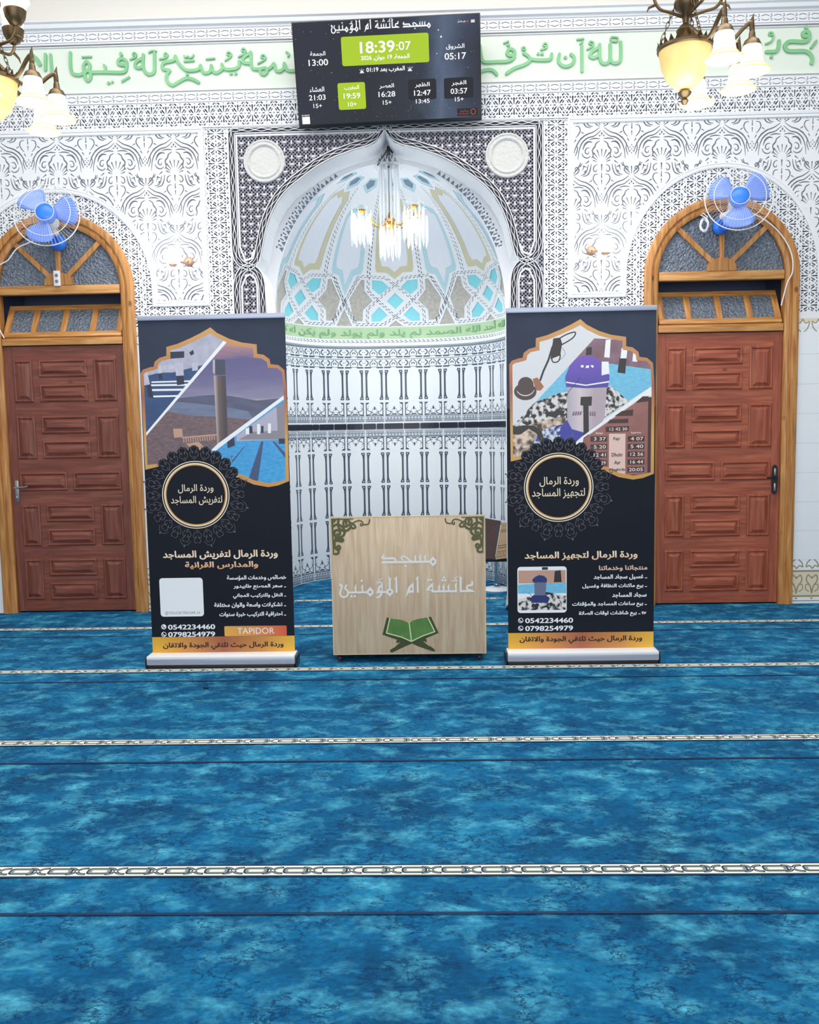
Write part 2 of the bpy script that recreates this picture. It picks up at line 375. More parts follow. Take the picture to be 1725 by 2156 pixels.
# --- star lattice sunk to pit floors coloured grey as recess shade
def star(cx, cz, vert=True, p=.104, w=.165):
    o = []
    def P(a, b): return (cx + (b if vert else a), cz + (a if vert else b))     # a along the row, b across it
    for s in (1, -1):
        o += stroke([P(0, s * .013), P(0, s * .034), P(0, s * .060)], [.005, .009, .0125], joint=False)
        o.append([P(0, s * .0705), P(.005, s * .0755), P(0, s * .0805), P(-.005, s * .0755)])
        for q in (1, -1):
            o += stroke([P(q * .010, s * .010), P(q * .031, s * .037)], [.006, .0125])
            o += stroke([P(q * .012, s * .046), P(q * .023, s * .058)], [.011, .006])
            o += stroke([P(q * .031, s * .014), P(q * .043, s * .031)], [.010, .006])
            o += stroke([P(q * .028, s * .066), P(q * .044, s * .0785)], [.012, .007])
            o += stroke([P(q * .034, s * .047), P(q * .046, s * .0585)], [.009, .010])
    for q in (1, -1): o += stroke([P(q * .013, 0), P(q * .032, 0)], [.005, .011])
    o.append([P(.052 - .006, 0), P(.052, .006), P(.052 + .006, 0), P(.052, -.006)])
    for s in (1, -1): o.append([P(.052 - .005, s * .043), P(.052, s * .049), P(.052 + .005, s * .043), P(.052, s * .037)]); o.append([P(.052 - .008, s * .0735), P(.052, s * .065), P(.052 + .008, s * .0735)])
    return o
SPX0, SPX1 = -1.425, .834        # dark surround of the niche
holes = []
n = 0
bx = -3.95
while bx < 3.5: holes += star(bx, 3.618, False); bx += .104
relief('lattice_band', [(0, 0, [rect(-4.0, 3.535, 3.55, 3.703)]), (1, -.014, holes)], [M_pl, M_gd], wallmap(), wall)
PR = [(1.012, 2.272), (1.42, 2.272), (1.42, 2.40)] + [(2.110 + x, SPR + z) for x, z in [(.69 * -cos(t), .762 * sin(t)) for t in [i * pi / 40 for i in range(0, 41)]]] + [(2.80, 2.272), (3.25, 2.272), (3.25, 3.522), (1.012, 3.522)]
PL = [(-3.95, 3.522), (-3.95, 2.272), (-3.401, 2.272), (-3.401, 2.40)] + [(-2.711 + .69 * -cos(t), SPR + .70 * sin(t)) for t in [i * pi / 40 for i in range(0, 41)]] + [(-2.021, 2.272), (-1.612, 2.272), (-1.612, 3.522)]
def lattice(x0, x1, cx0, panel, dc, name):
    hs = []
    k0 = int((x0 - cx0) / .165) - 1
    for i in range(k0, k0 + int((x1 - x0) / .165) + 4):
        for j in range(15):
            cx, cz = cx0 + i * .165, 2.13 + j * .104 + (.0 if i % 2 == 0 else .052)
            if not (x0 - .05 < cx < x1 + .05): continue
            hs += star(cx, cz, True)
    dh = door_hole(dc, RO - .03)
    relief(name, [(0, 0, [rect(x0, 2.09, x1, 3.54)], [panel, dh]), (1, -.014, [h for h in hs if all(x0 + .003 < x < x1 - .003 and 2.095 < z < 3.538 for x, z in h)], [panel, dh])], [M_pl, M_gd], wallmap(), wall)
lattice(.834, 3.30, .924, PR, 2.110, 'star_lattice'); lattice(-4.0, -1.425, -1.518, PL, -2.711, 'star_lattice')

# --- leafy panels: ogee cells with palmettes, cut shallow
def cell():
    L = []
    def a(pts, w, sm=5, mir=True):
        q = cr(pts, sm) if sm and len(pts) > 2 else pts
        W = w
        if isinstance(w, tuple): W = [w[0] + (w[1] - w[0]) * sin(pi * i / (len(q) - 1)) for i in range(len(q))]
        L.extend(stroke(q, W, joint=len(q) > 2 and False))
        if mir: L.extend(stroke([(-x, y) for x, y in q], W, joint=False))
    a([(.006, -.016), (.05, -.052), (.10, -.066), (.138, -.098), (.160, -.150), (.168, -.215)], (.004, .010), 4)
    a([(.016, .004), (.06, -.026), (.11, -.044), (.155, -.080), (.186, -.135), (.196, -.170)], (.004, .010), 4)
    a([(.150, -.235), (.160, -.262), (.182, -.290), (.200, -.312)], (.005, .010), 4)
    a([(0, .016), (0, .07)], [.004, .010], 0, False)
    a([(.012, .012), (.034, .022), (.052, .045), (.040, .068), (.024, .060), (.026, .044)], (.004, .010), 4)
    a([(.036, .046), (.042, .05)], .010, 0)
    a([(.062, .012), (.090, .018), (.108, .045), (.118, .085)], (.004, .009), 4)
    a([(.075, .040), (.088, .075)], [.003, .010], 0); a([(.06, .07), (.075, .095)], [.009, .004], 0)
    a([(0, -.030), (0, -.046)], .010, 0, False); a([(.010, -.048), (.018, -.056)], .009, 0)
    a([(.012, -.074), (.050, -.070), (.088, -.078)], (.004, .009), 3)
    a([(.066, -.098), (.094, -.092), (.120, -.112), (.134, -.148)], (.004, .014), 4)
    a([(.014, -.088), (.040, -.104), (.048, -.128), (.066, -.150), (.060, -.186), (.072, -.205)], (.005, .011), 4)
    for an, r0, r1, w in ((90, .035, .085, .009), (66, .035, .082, .010), (42, .034, .078, .011), (20, .032, .070, .011), (-2, .030, .062, .010)):
        c, s = cos(math.radians(an)), sin(math.radians(an))
        a([(r0 * c, -.232 + r0 * s), (r1 * c, -.228 + r1 * s + .01 * c)], [.003, w], 0, an != 90)
    a([(0, -.248), (0, -.296)], [.012, .005], 0, False); a([(0, -.306), (0, -.345)], [.005, .010], 0, False); a([(0, -.356), (0, -.39)], [.009, .004], 0, False)
    a([(.030, -.252), (.052, -.262), (.058, -.29), (.040, -.300), (.034, -.284)], (.004, .009), 4)
    a([(.024, -.318), (.050, -.322), (.060, -.350), (.046, -.378), (.028, -.398)], (.004, .009), 4)
    a([(.074, -.246), (.082, -.290), (.100, -.322), (.136, -.332)], (.004, .010), 4)
    a([(.090, -.225), (.116, -.245)], [.010, .004], 0); a([(.104, -.27), (.132, -.258)], [.004, .010], 0); a([(.112, -.29), (.128, -.31)], [.010, .004], 0)
    a([(.084, -.135), (.108, -.138), (.118, -.165), (.098, -.178), (.092, -.160)], (.004, .009), 4)
    a([(.078, -.19), (.10, -.205), (.128, -.195), (.142, -.17)], (.004, .009), 4)
    a([(.068, -.36), (.088, -.372)], [.009, .004], 0); a([(.070, -.395), (.05, -.425)], [.004, .010], 0); a([(.018, -.43), (.030, -.41)], [.004, .009], 0)
    for j in range(5):
        for i in range(-2, 3):
            if abs(i) + abs(j - 2) <= 3 and (i + j) % 2 == 0: L.append(circ(i * .011, -.455 - j * .014, .0048, 6))
    a([(.034, -.44), (.040, -.48), (.024, -.525)], (.004, .008), 4)
    return L
CELL = cell()
def inside(p, poly):
    x, y = p; c = False
    for i in range(len(poly)):
        (x0, y0), (x1, y1) = poly[i - 1], poly[i]
        if (y0 > y) != (y1 > y) and x < (x1 - x0) * (y - y0) / (y1 - y0) + x0: c = not c
    return c
def arabesque(name, poly, px, pz):
    hs = []
    for r in range(-1, 5):
        for k in range(-8, 9):
            ox, oz = px + k * .425 + (.2125 if r % 2 else 0), pz - r * .335
            for h in CELL:
                q = [(x + ox, z + oz) for x, z in h]
                if all(inside(p, poly) for p in q): hs.append(q)
    relief(name, [(0, -.002, [poly]), (1, -.011, hs)], [M_pl, M_gl], wallmap(), wall)
def shrink(poly, d):
    o = []; k = len(poly)
    ar = sum(poly[i - 1][0] * poly[i][1] - poly[i][0] * poly[i - 1][1] for i in range(k)); sg = 1 if ar > 0 else -1
    for i in range(k):
        (x0, y0), (x1, y1), (x2, y2) = poly[i - 1], poly[i], poly[(i + 1) % k]
        a = math.hypot(x1 - x0, y1 - y0) or 1; b = math.hypot(x2 - x1, y2 - y1) or 1
        n1 = (-(y1 - y0) / a, (x1 - x0) / a); n2 = (-(y2 - y1) / b, (x2 - x1) / b); s = max(.4, 1 + n1[0] * n2[0] + n1[1] * n2[1])
        o.append((x1 + sg * d * (n1[0] + n2[0]) / s, y1 + sg * d * (n1[1] + n2[1]) / s))
    return o
arabesque('leaf_panel', shrink(PR, .03), 1.248 + .425, 3.452); arabesque('leaf_panel', shrink(PL, .03), -1.625 - .425 * 2 - .2, 3.452)
for P_ in (PR, PL):
    mb = MB(); ccw = P_ if sum(P_[i - 1][0] * P_[i][1] - P_[i][0] * P_[i - 1][1] for i in range(len(P_))) > 0 else P_[::-1]
    sweep(mb, ccw, [(-.006, -.01), (-.006, .008), (0, .012), (.008, .012), (.012, .006), (.018, .006), (.022, .010), (.030, .010), (.034, -.01)], True)
    mb.build('panel_moulding', M_pl, wall)

# --- string courses: knot borders, fillets and the green calligraphy
def knots(z, x0=-4.0, x1=3.55, p=.0865):
    hs = []; x = x0 + .03
    while x < x1 - .06:
        for s in (1, -1):
            hs += stroke(cr([(x + .012, z + s * .010), (x + .030, z + s * .017), (x + .050, z + s * .017), (x + .068, z + s * .010)], 3), [.003] + [.0055] * 8 + [.003], joint=False)
            hs.append(circ(x - .004, z + s * .020, .0048, 6)); hs += stroke([(x - .012, z + s * .004), (x + .004, z + s * .013)], .005, joint=False)
        x += p
    relief('knot_border', [(0, .004, [rect(x0, z - .034, x1, z + .034)]), (1, -.004, hs)], [M_pl, M_gl], wallmap(), wall, skirt=-.03)
knots(4.168); knots(3.738)
relief('frieze_ground', [(0, -.004, [rect(-4.0, 3.775, 3.55, 4.105)])], [M_frz], wallmap(), wall)
mb = MB()
for z, w, hh in ((4.122, .010, .010), (4.104, .006, .006), (3.785, .008, .010), (3.708, .006, .006), (3.530, .012, .012), (3.516, .006, .006)):
    mb.box(-4.0, D - hh, z - w / 2, 3.55, D + .02, z + w / 2)
mb.build('fillets', M_pl, wall, smooth=False)
mb = MB(); sweep(mb, [(3.55, 4.205), (-4.0, 4.205)], [(0, -.03), (0, .006), (-.012, .012), (-.020, .03), (-.045, .036), (-.055, .05), (-.062, .05), (-.066, -.03)]); mb.build('cornice', M_pl, wall, smooth=False)
CALLIG=[[21,(-2538,4064),(-2542,3993),(-2539,3948),(-2523,3919),(-2482,3910)],[21,(-2482,3910),(-2445,3923),(-2408,3950),(-2403,3981),(-2426,3999),(-2447,3974),(-2444,3934),(-2440,3894),(-2421,3870),(-2402,3888),(-2397,3921)],[21,(-2406,3932),(-2391,3927),(-2289,3925),(-2164,3921),(-2139,3949),(-2137,3994),(-2166,4014),(-2195,4001),(-2191,3977),(-2150,3969)],[16,(-2292,3930),(-2289,3958),(-2299,3973)],[20,(-2175,4049),(-2171,4040)],[11,(-2457,4032),(-2385,4033)],[14,(-2179,3856),(-2118,3889)],[18,(-2275,3850),(-2269,3850)],[15,(-2246,3856),(-2243,3856)],[11,(-2109,4007),(-2070,4020),(-2064,4043),(-2081,4052),(-2089,4039),(-2069,4032)],[21,(-2013,4036),(-2019,3968),(-2009,3928),(-1980,3902),(-1944,3912),(-1936,3949),(-1932,4045)],[21,(-2017,4013),(-2062,3992),(-2076,3964),(-2052,3947),(-2019,3957)],[11,(-1973,4049),(-1949,4061),(-1919,4059)],[21,(-2719,4058),(-2725,3953)],[21,(-2682,4054),(-2679,3918)],[26,(-2809,4052),(-2780,4025),(-2764,3991)],[11,(-1898,4003),(-1850,4012),(-1838,4033),(-1853,4044),(-1864,4032),(-1847,4023)],[21,(-1783,4021),(-1800,3991),(-1858,3981),(-1881,3960),(-1873,3934),(-1829,3924),(-1849,3899),(-1851,3857),(-1814,3822),(-1769,3842),(-1710,3868),(-1660,3858),(-1624,3837)],[21,(-1783,4021),(-1769,3984),(-1733,3941),(-1696,3920),(-1626,3924),(-1605,3952)],[21,(-1605,3952),(-1591,3910),(-1566,3899),(-1536,3912),(-1528,3950)],[21,(-1528,3950),(-1515,3908),(-1487,3900),(-1452,3920)],[21,(-1452,3955),(-1429,3923),(-1366,3921),(-1331,3938),(-1327,3972)],[19,(-1392,3892),(-1387,3891)],[19,(-1357,3891),(-1352,3891)],[19,(-1706,3894),(-1702,3894)],[11,(-1566,3994),(-1499,3998)],[11,(-1725,3983),(-1648,3987)],[11,(-1720,4022),(-1711,4009),(-1691,4017),(-1681,4006),(-1660,4013),(-1653,4026)],[11,(-1427,3981),(-1388,4004),(-1382,4026),(-1403,4038),(-1413,4023),(-1389,4014)],[11,(-1331,4003),(-1286,4025),(-1278,4047),(-1295,4059),(-1307,4047),(-1286,4037)],[11,(-1194,3954),(-1148,3977),(-1137,3999),(-1156,4013),(-1170,3998),(-1146,3990)],[21,(-1245,4027),(-1287,4004),(-1302,3981),(-1294,3963),(-1251,3958)],[21,(-1242,4033),(-1242,3955),(-1227,3919),(-1176,3917)],[21,(-1183,3917),(-1174,3888),(-1152,3879),(-1131,3898),(-1140,3922),(-1170,3918)],[21,(-1133,3909),(-1100,3927),(-1078,3950),(-1069,3910),(-1045,3897),(-1012,3913),(-1005,3950),(-994,3912),(-969,3898),(-912,3904),(-886,3940)],[11,(-990,4029),(-968,4014),(-978,3996)],[21,(388,4032),(399,3954),(419,3921),(506,3921),(581,3922),(624,3942),(632,3983),(612,4003),(587,3998),(579,3973),(599,3959),(624,3963)],[21,(362,3841),(396,3858),(443,3869),(480,3862),(505,3836)],[20,(585,4032),(591,4032)],[11,(553,4044),(591,4059)],[11,(684,4011),(700,4014),(707,3999),(688,3996),(684,4011)],[21,(696,3973),(730,3951),(739,3921),(699,3895),(630,3873),(574,3840)],[21,(739,3936),(786,3926),(879,3926),(893,3963)],[18,(796,3967),(800,3967)],[18,(824,3965),(829,3965)],[11,(817,3993),(856,4007),(859,4030),(842,4037),(833,4023),(854,4015)],[21,(947,3960),(941,3915),(966,3882),(1009,3878),(1044,3901),(1050,3936),(1028,3957)],[20,(987,3938),(992,3937)],[21,(1105,4012),(1106,3842)],[11,(1068,4055),(1121,4059)],[11,(1090,4023),(1112,4042)],[11,(1143,3987),(1181,4008),(1187,4030),(1164,4040),(1158,4026),(1180,4018)],[21,(1229,4018),(1233,3919),(1257,3888),(1295,3900),(1304,3947),(1303,4019)],[21,(1304,3924),(1319,3894),(1357,3892),(1378,3922),(1377,4029)],[21,(1226,4000),(1174,3969),(1161,3940),(1189,3930),(1220,3944)],[11,(1306,4045),(1312,4065),(1356,4059),(1351,4036),(1319,4036)],[22,(2666,4093),(2671,4091)],[25,(2672,4034),(2651,4035),(2647,4056),(2662,4066),(2684,4060),(2692,4036),(2683,4009),(2652,3997),(2574,4002),(2538,3996),(2523,3971),(2537,3943),(2576,3936),(2653,3935),(2693,3919),(2714,3886),(2710,3853)],[16,(2739,4000),(2704,3956)],[23,(2481,4007),(2477,3965),(2457,3938),(2395,3937)],[11,(2389,3990),(2427,4007),(2442,4038),(2434,4062),(2413,4065),(2413,4050),(2434,4048)],[20,(2429,3901),(2432,3901)]]
pen = []
for w, *pts in CALLIG:
    q = cr([(x / 1000, z / 1000) for x, z in pts], 4) if len(pts) > 2 else [(x / 1000, z / 1000) for x, z in pts]
    pen += stroke(q, w / 1000, cap=len(pts) > 2 or w > 14)
relief('green_calligraphy', [(0, .011, pen)], [M_grn], wallmap(), wall, 'raised green writing', skirt=-.006)
# ---------------------------------------------------------------- dark pierced surround of the prayer niche
SP = rect(SPX0, 2.09, SPX1, 3.53)
def surround():
    hs = []; dx = .0258; dz = .0129
    r = 0
    z = 2.10
    while z < 3.52:
        x = SPX0 + (dx / 2 if r % 2 else 0)
        while x < SPX1:
            keep = True
            i = round((x - XM) / .0516); j = round((z - 2.12) / .0516); cx, cz = XM + i * .0516, 2.12 + j * .0516
            if (i + j) % 2: keep = not (abs(x - cx) < .017 and abs(z - cz) < .008)
            else: keep = not (abs(x - cx) < .008 and abs(z - cz) < .017)
            if keep:
                a, b = .0098, .0098
                hs.append([(x - a, z), (x, z - b), (x + a, z), (x, z + b)])
            x += dx
        z += dz; r += 1
    wht = []
    for i in range(-24, 25):
        for j in range(0, 29):
            cx, cz = XM + i * .0516, 2.12 + j * .0516
            if not (SPX0 + .06 < cx < SPX1 - .06) or cz > 3.47: continue
            a, b = ((.0155, .0052) if (i + j) % 2 else (.0052, .0155))
            wht.append([(cx - a, cz), (cx - a * .6, cz - b * .8), (cx, cz - b), (cx + a * .6, cz - b * .8), (cx + a, cz), (cx + a * .6, cz + b * .8), (cx, cz + b), (cx - a * .6, cz + b * .8)])
    relief('pierced_surround', [(2, -.004, [SP], [ARCH]), (1, -.016, hs, [ARCH]), (0, .002, wht, [ARCH])], [M_pl, M_dk, mat('grey_lattice', '#9C9AA6', .8)], wallmap(), wall)
surround()
def rope(name, path, w=.052, h=.010):
    """braided border along a path"""
    cum = [0]
    for a, b in zip(path, path[1:]): cum.append(cum[-1] + math.hypot(b[0] - a[0], b[1] - a[1]))
    Ltot = cum[-1]
    def at(s):
        s = min(max(s, 0), Ltot)
        for i in range(len(path) - 1):
            if s <= cum[i + 1] + 1e-9:
                t = (s - cum[i]) / max(cum[i + 1] - cum[i], 1e-9); a, b = path[i], path[i + 1]; l = math.hypot(b[0] - a[0], b[1] - a[1])
                return (a[0] + (b[0] - a[0]) * t, a[1] + (b[1] - a[1]) * t), (-(b[1] - a[1]) / l, (b[0] - a[0]) / l)
    def fm(u, v, hh):
        p, n1 = at(u - .012); q, n2 = at(u + .012); c, _ = at(u); n = (n1[0] + n2[0], n1[1] + n2[1]); l = math.hypot(*n) or 1
        return (c[0] + n[0] / l * v, D - hh, c[1] + n[1] / l * v)
    k = int(Ltot / .019); wl = []
    for ph, off in ((0, .0065), (pi, -.0065)):
        wl += stroke([(Ltot * i / k, off + .0050 * sin(i * pi / 2.5 + ph)) for i in range(k + 1)], .0036, joint=False)
    relief(name, [(1, h - .007, [rect(0, -w / 2 + .006, Ltot, w / 2 - .006)]), (0, h, wl), (0, h + .002, [rect(0, -w / 2, Ltot, -w / 2 + .006), rect(0, w / 2 - .006, Ltot, w / 2)])],
           [M_pl, M_dk], fm, wall, gu=[Ltot * i / max(2, int(Ltot / .035)) for i in range(1, int(Ltot / .035))], skirt=-.01)
X0, X1 = SPX0 + .026, SPX1 - .026
# upper loops (outer frame dipping in to the waist) and lower loops (side columns), crossing each other
def side(s): return lambda dx, z: (XM + s * dx, z)
HW = (SPX1 - SPX0) / 2 - .026
for s in (1, -1):
    f = side(s)
    up_ = [f(0, 3.50), f(HW, 3.50), f(HW, 2.66)] + [f(x, z) for x, z in cr([(HW, 2.66), (HW - .012, 2.60), (1.05, 2.553), (.985, 2.532), (.94, 2.49), (.918, 2.42), (.914, 2.30)], 5)[1:]] + [f(.914, 2.095)]
    inn = [f(x + a, z + b) for (x, z), (a, b) in zip(HALF[:16], [(.0, .045), (.012, .032), (.018, .028), (.016, .028), (.014, .028), (.014, .026), (.016, .026), (.018, .024), (.019, .023), (.020, .021), (.022, .019), (.025, .016), (.027, .011), (.028, .007), (.029, .004), (.029, .004)])]
    inn = cr(inn, 3) + [f(x, z) for x, z in cr([(.955, 2.575), (.995, 2.545), (1.045, 2.524), (HW - .02, 2.475), (HW, 2.40)], 5)] + [f(HW, 2.095)]
    rope('rope_border', up_); rope('rope_border', inn)
    mb = MB()
    sweep(mb, [f(.03, 3.462), f(HW - .036, 3.462), f(HW - .036, 2.68), f(HW - .06, 2.615), f(1.03, 2.585), f(.985, 2.60), f(.962, 2.66)], [(-.006, -.01), (-.006, .008), (.006, .008), (.006, -.01)][::1 if s < 0 else -1])
    sweep(mb, [f(.952, 2.095), f(.952, 2.40), f(.965, 2.455), f(1.0, 2.485), f(1.03, 2.47), f(HW - .04, 2.40), f(HW - .038, 2.095)], [(-.006, -.01), (-.006, .008), (.006, .008), (.006, -.01)][::1 if s < 0 else -1])
    mb.build('white_fillet', M_pl, wall, smooth=False)
for cx, cz, r in ((-1.170, 3.280, .150), (.573, 3.277, .155)):
    R_ = Matrix(((1, 0, 0), (0, 0, -1), (0, 1, 0)))
    MB().lathe([(r, -.02), (r, .012), (r * .985, .018), (r * .93, .020), (r * .88, .013), (r * .84, .012), (r * .80, .020), (r * .76, .022), (r * .71, .018), (r * .67, .008), (0, .008)], 48, (cx, D, cz), R_).build('round_medallion', mat('medallion_plaster', '#CFCFCD', .8, bump=.9, bscale=38), wall)

# ---------------------------------------------------------------- the niche: soffit, front plate, half dome, tiled apse
Y0 = 6.85; AX, AY, PW = .98, 1.16, 2.8
ZR, HD = 2.25, 1.09
OX = .88           # half width of the opening in the inner arch plate
niche = struct('wall_niche')
vs = []; fs = []
for i, (x, z) in enumerate(ARCH): vs += [(x, D - .012, z), (x, Y0, z)]
for i in range(len(ARCH) - 1): fs.append((2 * i, 2 * i + 1, 2 * i + 3, 2 * i + 2))
o = mesh('soffit', vs, fs, M_pl, niche)
ell = [(XM + OX * cos(t), ZR + HD * sin(t)) for t in [i * pi / 60 for i in range(61)]]
tri = []
PE = lambda a, o: (XM + (OX + o) * cos(a), ZR + (HD + o) * sin(a))
for i in range(54):
    a = math.radians(24 + i * 132 / 54); e = math.radians(132 / 54)
    tri += [[PE(a + e * .08, .012), PE(a + e * .5, .046), PE(a + e * .92, .012)]]
    tri += [q for q in stroke([PE(a + e * .10, .030), PE(a + e * .02, .062)], .009)] + [[PE(a + e * .25, .066), PE(a + e * .5, .054), PE(a + e * .75, .066), PE(a + e * .5, .072)]]
plate = [[(x * 1.0, z) for x, z in ARCH]]; hole = [[(XM + OX, -.01)] + ell + [(XM - OX, -.01)]]
relief('inner_arch_plate', [(0, 0, plate, hole), (1, -.008, [t for t in tri if all(inside(p, ARCH) for p in t)], hole)], [M_pl, mat('blue_grey_ground', '#7A8C9E', .8)], wallmap(Y0), niche)
def rpol(t): c, s = abs(cos(t)), max(0, sin(t)); return 1 / ((c / AX) ** PW + (s / AY) ** PW) ** (1 / PW)
TAB = []; L_ = 0; pv = None
for i in range(721):
    t = pi * (1 - i / 720); r = rpol(t); p = (r * cos(t), r * sin(t))
    if pv: L_ += math.hypot(p[0] - pv[0], p[1] - pv[1])
    TAB.append((L_, t)); pv = p
LAP = L_
def s2t(s):
    x = min(max((s + LAP / 2) / LAP, 0), 1) * 720
    lo, hi = 0, 720; tgt = s + LAP / 2
    while hi - lo > 1:
        m = (lo + hi) // 2
        if TAB[m][0] < tgt: lo = m
        else: hi = m
    a, b = TAB[lo], TAB[hi]; f = (tgt - a[0]) / max(b[0] - a[0], 1e-9); return a[1] + (b[1] - a[1]) * min(max(f, 0), 1)
def apse(s, z, h): t = s2t(s); r = rpol(t) - h; return (XM + r * cos(t), Y0 + r * sin(t), z)
GU = [i * .045 - LAP / 2 for i in range(1, int(LAP / .045) + 1)]

# half dome: u = bays of 45 degrees (centre bay at 0), v = 1 at the top of the strapwork
PH1 = math.radians(23.6)
def dome(u, v, h):
    t = pi / 2 - u * pi / 4; ph = v * PH1; r = rpol(min(max(t, 0), pi)) - h; c = max(cos(ph), .004)
    return (XM + r * cos(t) * c, Y0 + max(r * sin(t) * c, 0), ZR + (HD - h) * sin(ph))
VT = 3.80
straps = []; turq = []; spk = []; dash = []; gold = []; blue = []; lav = []; pale = []
def dashes(pts, w=.030, ku=.80, kv=.42):
    """paired slits along a strap; ku, kv metres per unit"""
    for (a, b), (c, d) in zip(pts, pts[1:]):
        l = math.hypot((c - a) * ku, (d - b) * kv); n = max(1, int(l / .034)); 
        if l < 1e-6: continue
        tx, ty = (c - a) / n, (d - b) / n; nx, ny = -(d - b) * kv / l, (c - a) * ku / l
        for i in range(n):
            for s in (1, -1):
                o = .5 + s * .18; f = .30
                ox, oy = nx * s * w * .23 / ku, ny * s * w * .23 / kv; ex, ey = nx * .0040 / ku, ny * .0040 / kv
                x0, y0 = a + tx * (i + o - f), b + ty * (i + o - f); x1, y1 = a + tx * (i + o + f), b + ty * (i + o + f)
                dash.append([(x0 + ox - ex, y0 + oy - ey), (x1 + ox - ex * .2, y1 + oy - ey * .2), (x1 + ox + ex, y1 + oy + ey), (x0 + ox + ex * .2, y0 + oy + ey * .2)])
for k in range(-2, 3):
    B = lambda q: [(min(max(k + a, -2), 2), b) for a, b in q]
    MR = lambda q: [(min(max(k - a, -2), 2), b) for a, b in q]
    turq.append(B([(0, .667), (-.085, .51), (0, .353), (.085, .51)]))
    for F_ in (B, MR):
        turq.append(F_([(.06, .775), (.132, .905), (.236, .92), (.231, .745), (.154, .63)])); turq.append(F_([(.16, .40), (.236, .245), (.236, .118), (.154, .118), (.077, .235)]))
        spk.append(F_([(.313, .92), (.345, .93), (.455, .55), (.405, .137), (.324, .127), (.319, .333), (.225, .52), (.308, .716)]))
        spk.append(F_([(.5, .36), (.5, .035), (.425, .035)]))
        dashes(F_([(0, .83), (.155, .57), (.275, .36), (.28, .07)])); dashes(F_([(0, .205), (.155, .49), (.275, .72), (.27, 1.02)])); dashes(F_([(.0, .83), (.10, .96), (.36, 1.0), (.5, .50), (.615, .1)]))
        dashes(F_([(0, .205), (.12, .06), (.39, .06), (.5, .47), (.62, .98)]))
        dashes(F_([(.272, 1.02), (.262, 1.8), (.250, 2.4), (.24, 2.9)]), ku=.55)
    spk.append(B([(0, .13), (-.07, .02), (.07, .02)]))
    gout = [(0, .93), (.085, 1.06), (.19, 1.07), (.205, 1.15), (.212, 2.2), (.205, 2.6), (.10, 2.78), (0, 2.70)]
    ginn = [(0, 1.06), (.065, 1.17), (.135, 1.18), (.150, 1.30), (.155, 2.2), (.15, 2.45), (.08, 2.60), (0, 2.53)]
    sym = lambda q: [(min(max(k + a, -2), 2), b) for a, b in q] + [(min(max(k - a, -2), 2), b) for a, b in q[-2:0:-1]]
    gold.append(sym(gout)); lav.append(sym(ginn))
for k in (-2.5, -1.5, -.5, .5, 1.5, 2.5):
    sym = lambda q: [(min(max(k + a, -2), 2), b) for a, b in q] + [(min(max(k - a, -2), 2), b) for a, b in q[-2:0:-1]]
    if abs(k) > 2: continue
    blue.append(sym([(0, .62), (.075, 1.0), (.15, 1.04), (.165, 1.12), (.175, 2.2), (.16, 2.32), (0, 2.50)])); pale.append(sym([(0, .80), (.045, 1.10), (.11, 1.15), (.125, 1.25), (.132, 2.15), (.12, 2.20), (0, 2.34)]))
crown = []; crin = []
for k in range(-4, 5):
    u = k * .5
    q = [(u - .17, 2.95), (u, 2.76), (u + .17, 2.95), (u + .13, 3.20), (u - .13, 3.20)]
    if -2 < u - .17 and u + .17 < 2: crown.append(q); crin.append([(u + (a - u) * .62, 3.0 + (b - 3.0) * .62) for a, b in q])
dash = [q for q in dash if all(abs(u) < 1.98 for u, v in q)]
relief('half_dome', [(0, 0, [rect(-2, 0, 2, VT)]), (4, -.006, gold), (7, -.010, lav), (5, -.006, blue), (7, -.010, pale), (1, -.010, turq), (2, -.010, spk), (5, -.006, crown), (6, -.012, crin), (3, -.008, dash)],
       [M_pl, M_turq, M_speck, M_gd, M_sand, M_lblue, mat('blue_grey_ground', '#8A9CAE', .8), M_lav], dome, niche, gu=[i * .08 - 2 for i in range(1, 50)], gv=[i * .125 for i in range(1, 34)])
# inscription band, dashed border, ledge
relief('inscription_band', [(0, 0, [rect(-LAP / 2, 2.147, LAP / 2, 2.252)])], [M_gband], apse, niche, gu=GU)
lettering('inscription', 'قل هو الله أحد الله الصمد لم يلد ولم يولد ولم يكن له كفوا أحد', -LAP / 2 + .25, LAP / 2 - .2, 2.150, 2.250, M_gdark, apse, .006, niche, .012, 'raised darker green writing')
dd = []
x = -LAP / 2 + .02
while x < LAP / 2 - .03:
    dd += [[(x, 2.132), (x + .018, 2.129), (x + .022, 2.134), (x + .004, 2.137)], [(x + .012, 2.120), (x + .030, 2.117), (x + .034, 2.122), (x + .016, 2.125)], [(x, 2.113), (x + .016, 2.116), (x + .016, 2.120), (x, 2.117)]]; x += .040
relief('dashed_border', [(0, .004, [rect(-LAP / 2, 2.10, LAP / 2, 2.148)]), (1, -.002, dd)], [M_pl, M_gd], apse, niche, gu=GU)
mb = MB(); ks = 70
rows = [(-.0, 2.105), (.03, 2.100), (.034, 2.085), (.02, 2.072), (0, 2.070)]
for i in range(ks + 1): mb.v += [apse(-LAP / 2 + LAP * i / ks, z, h) for h, z in rows]
mb.f += [(i * 5 + j, i * 5 + j + 1, i * 5 + j + 6, i * 5 + j + 5) for i in range(ks) for j in range(4)]
mb.build('ledge', M_pl, niche)
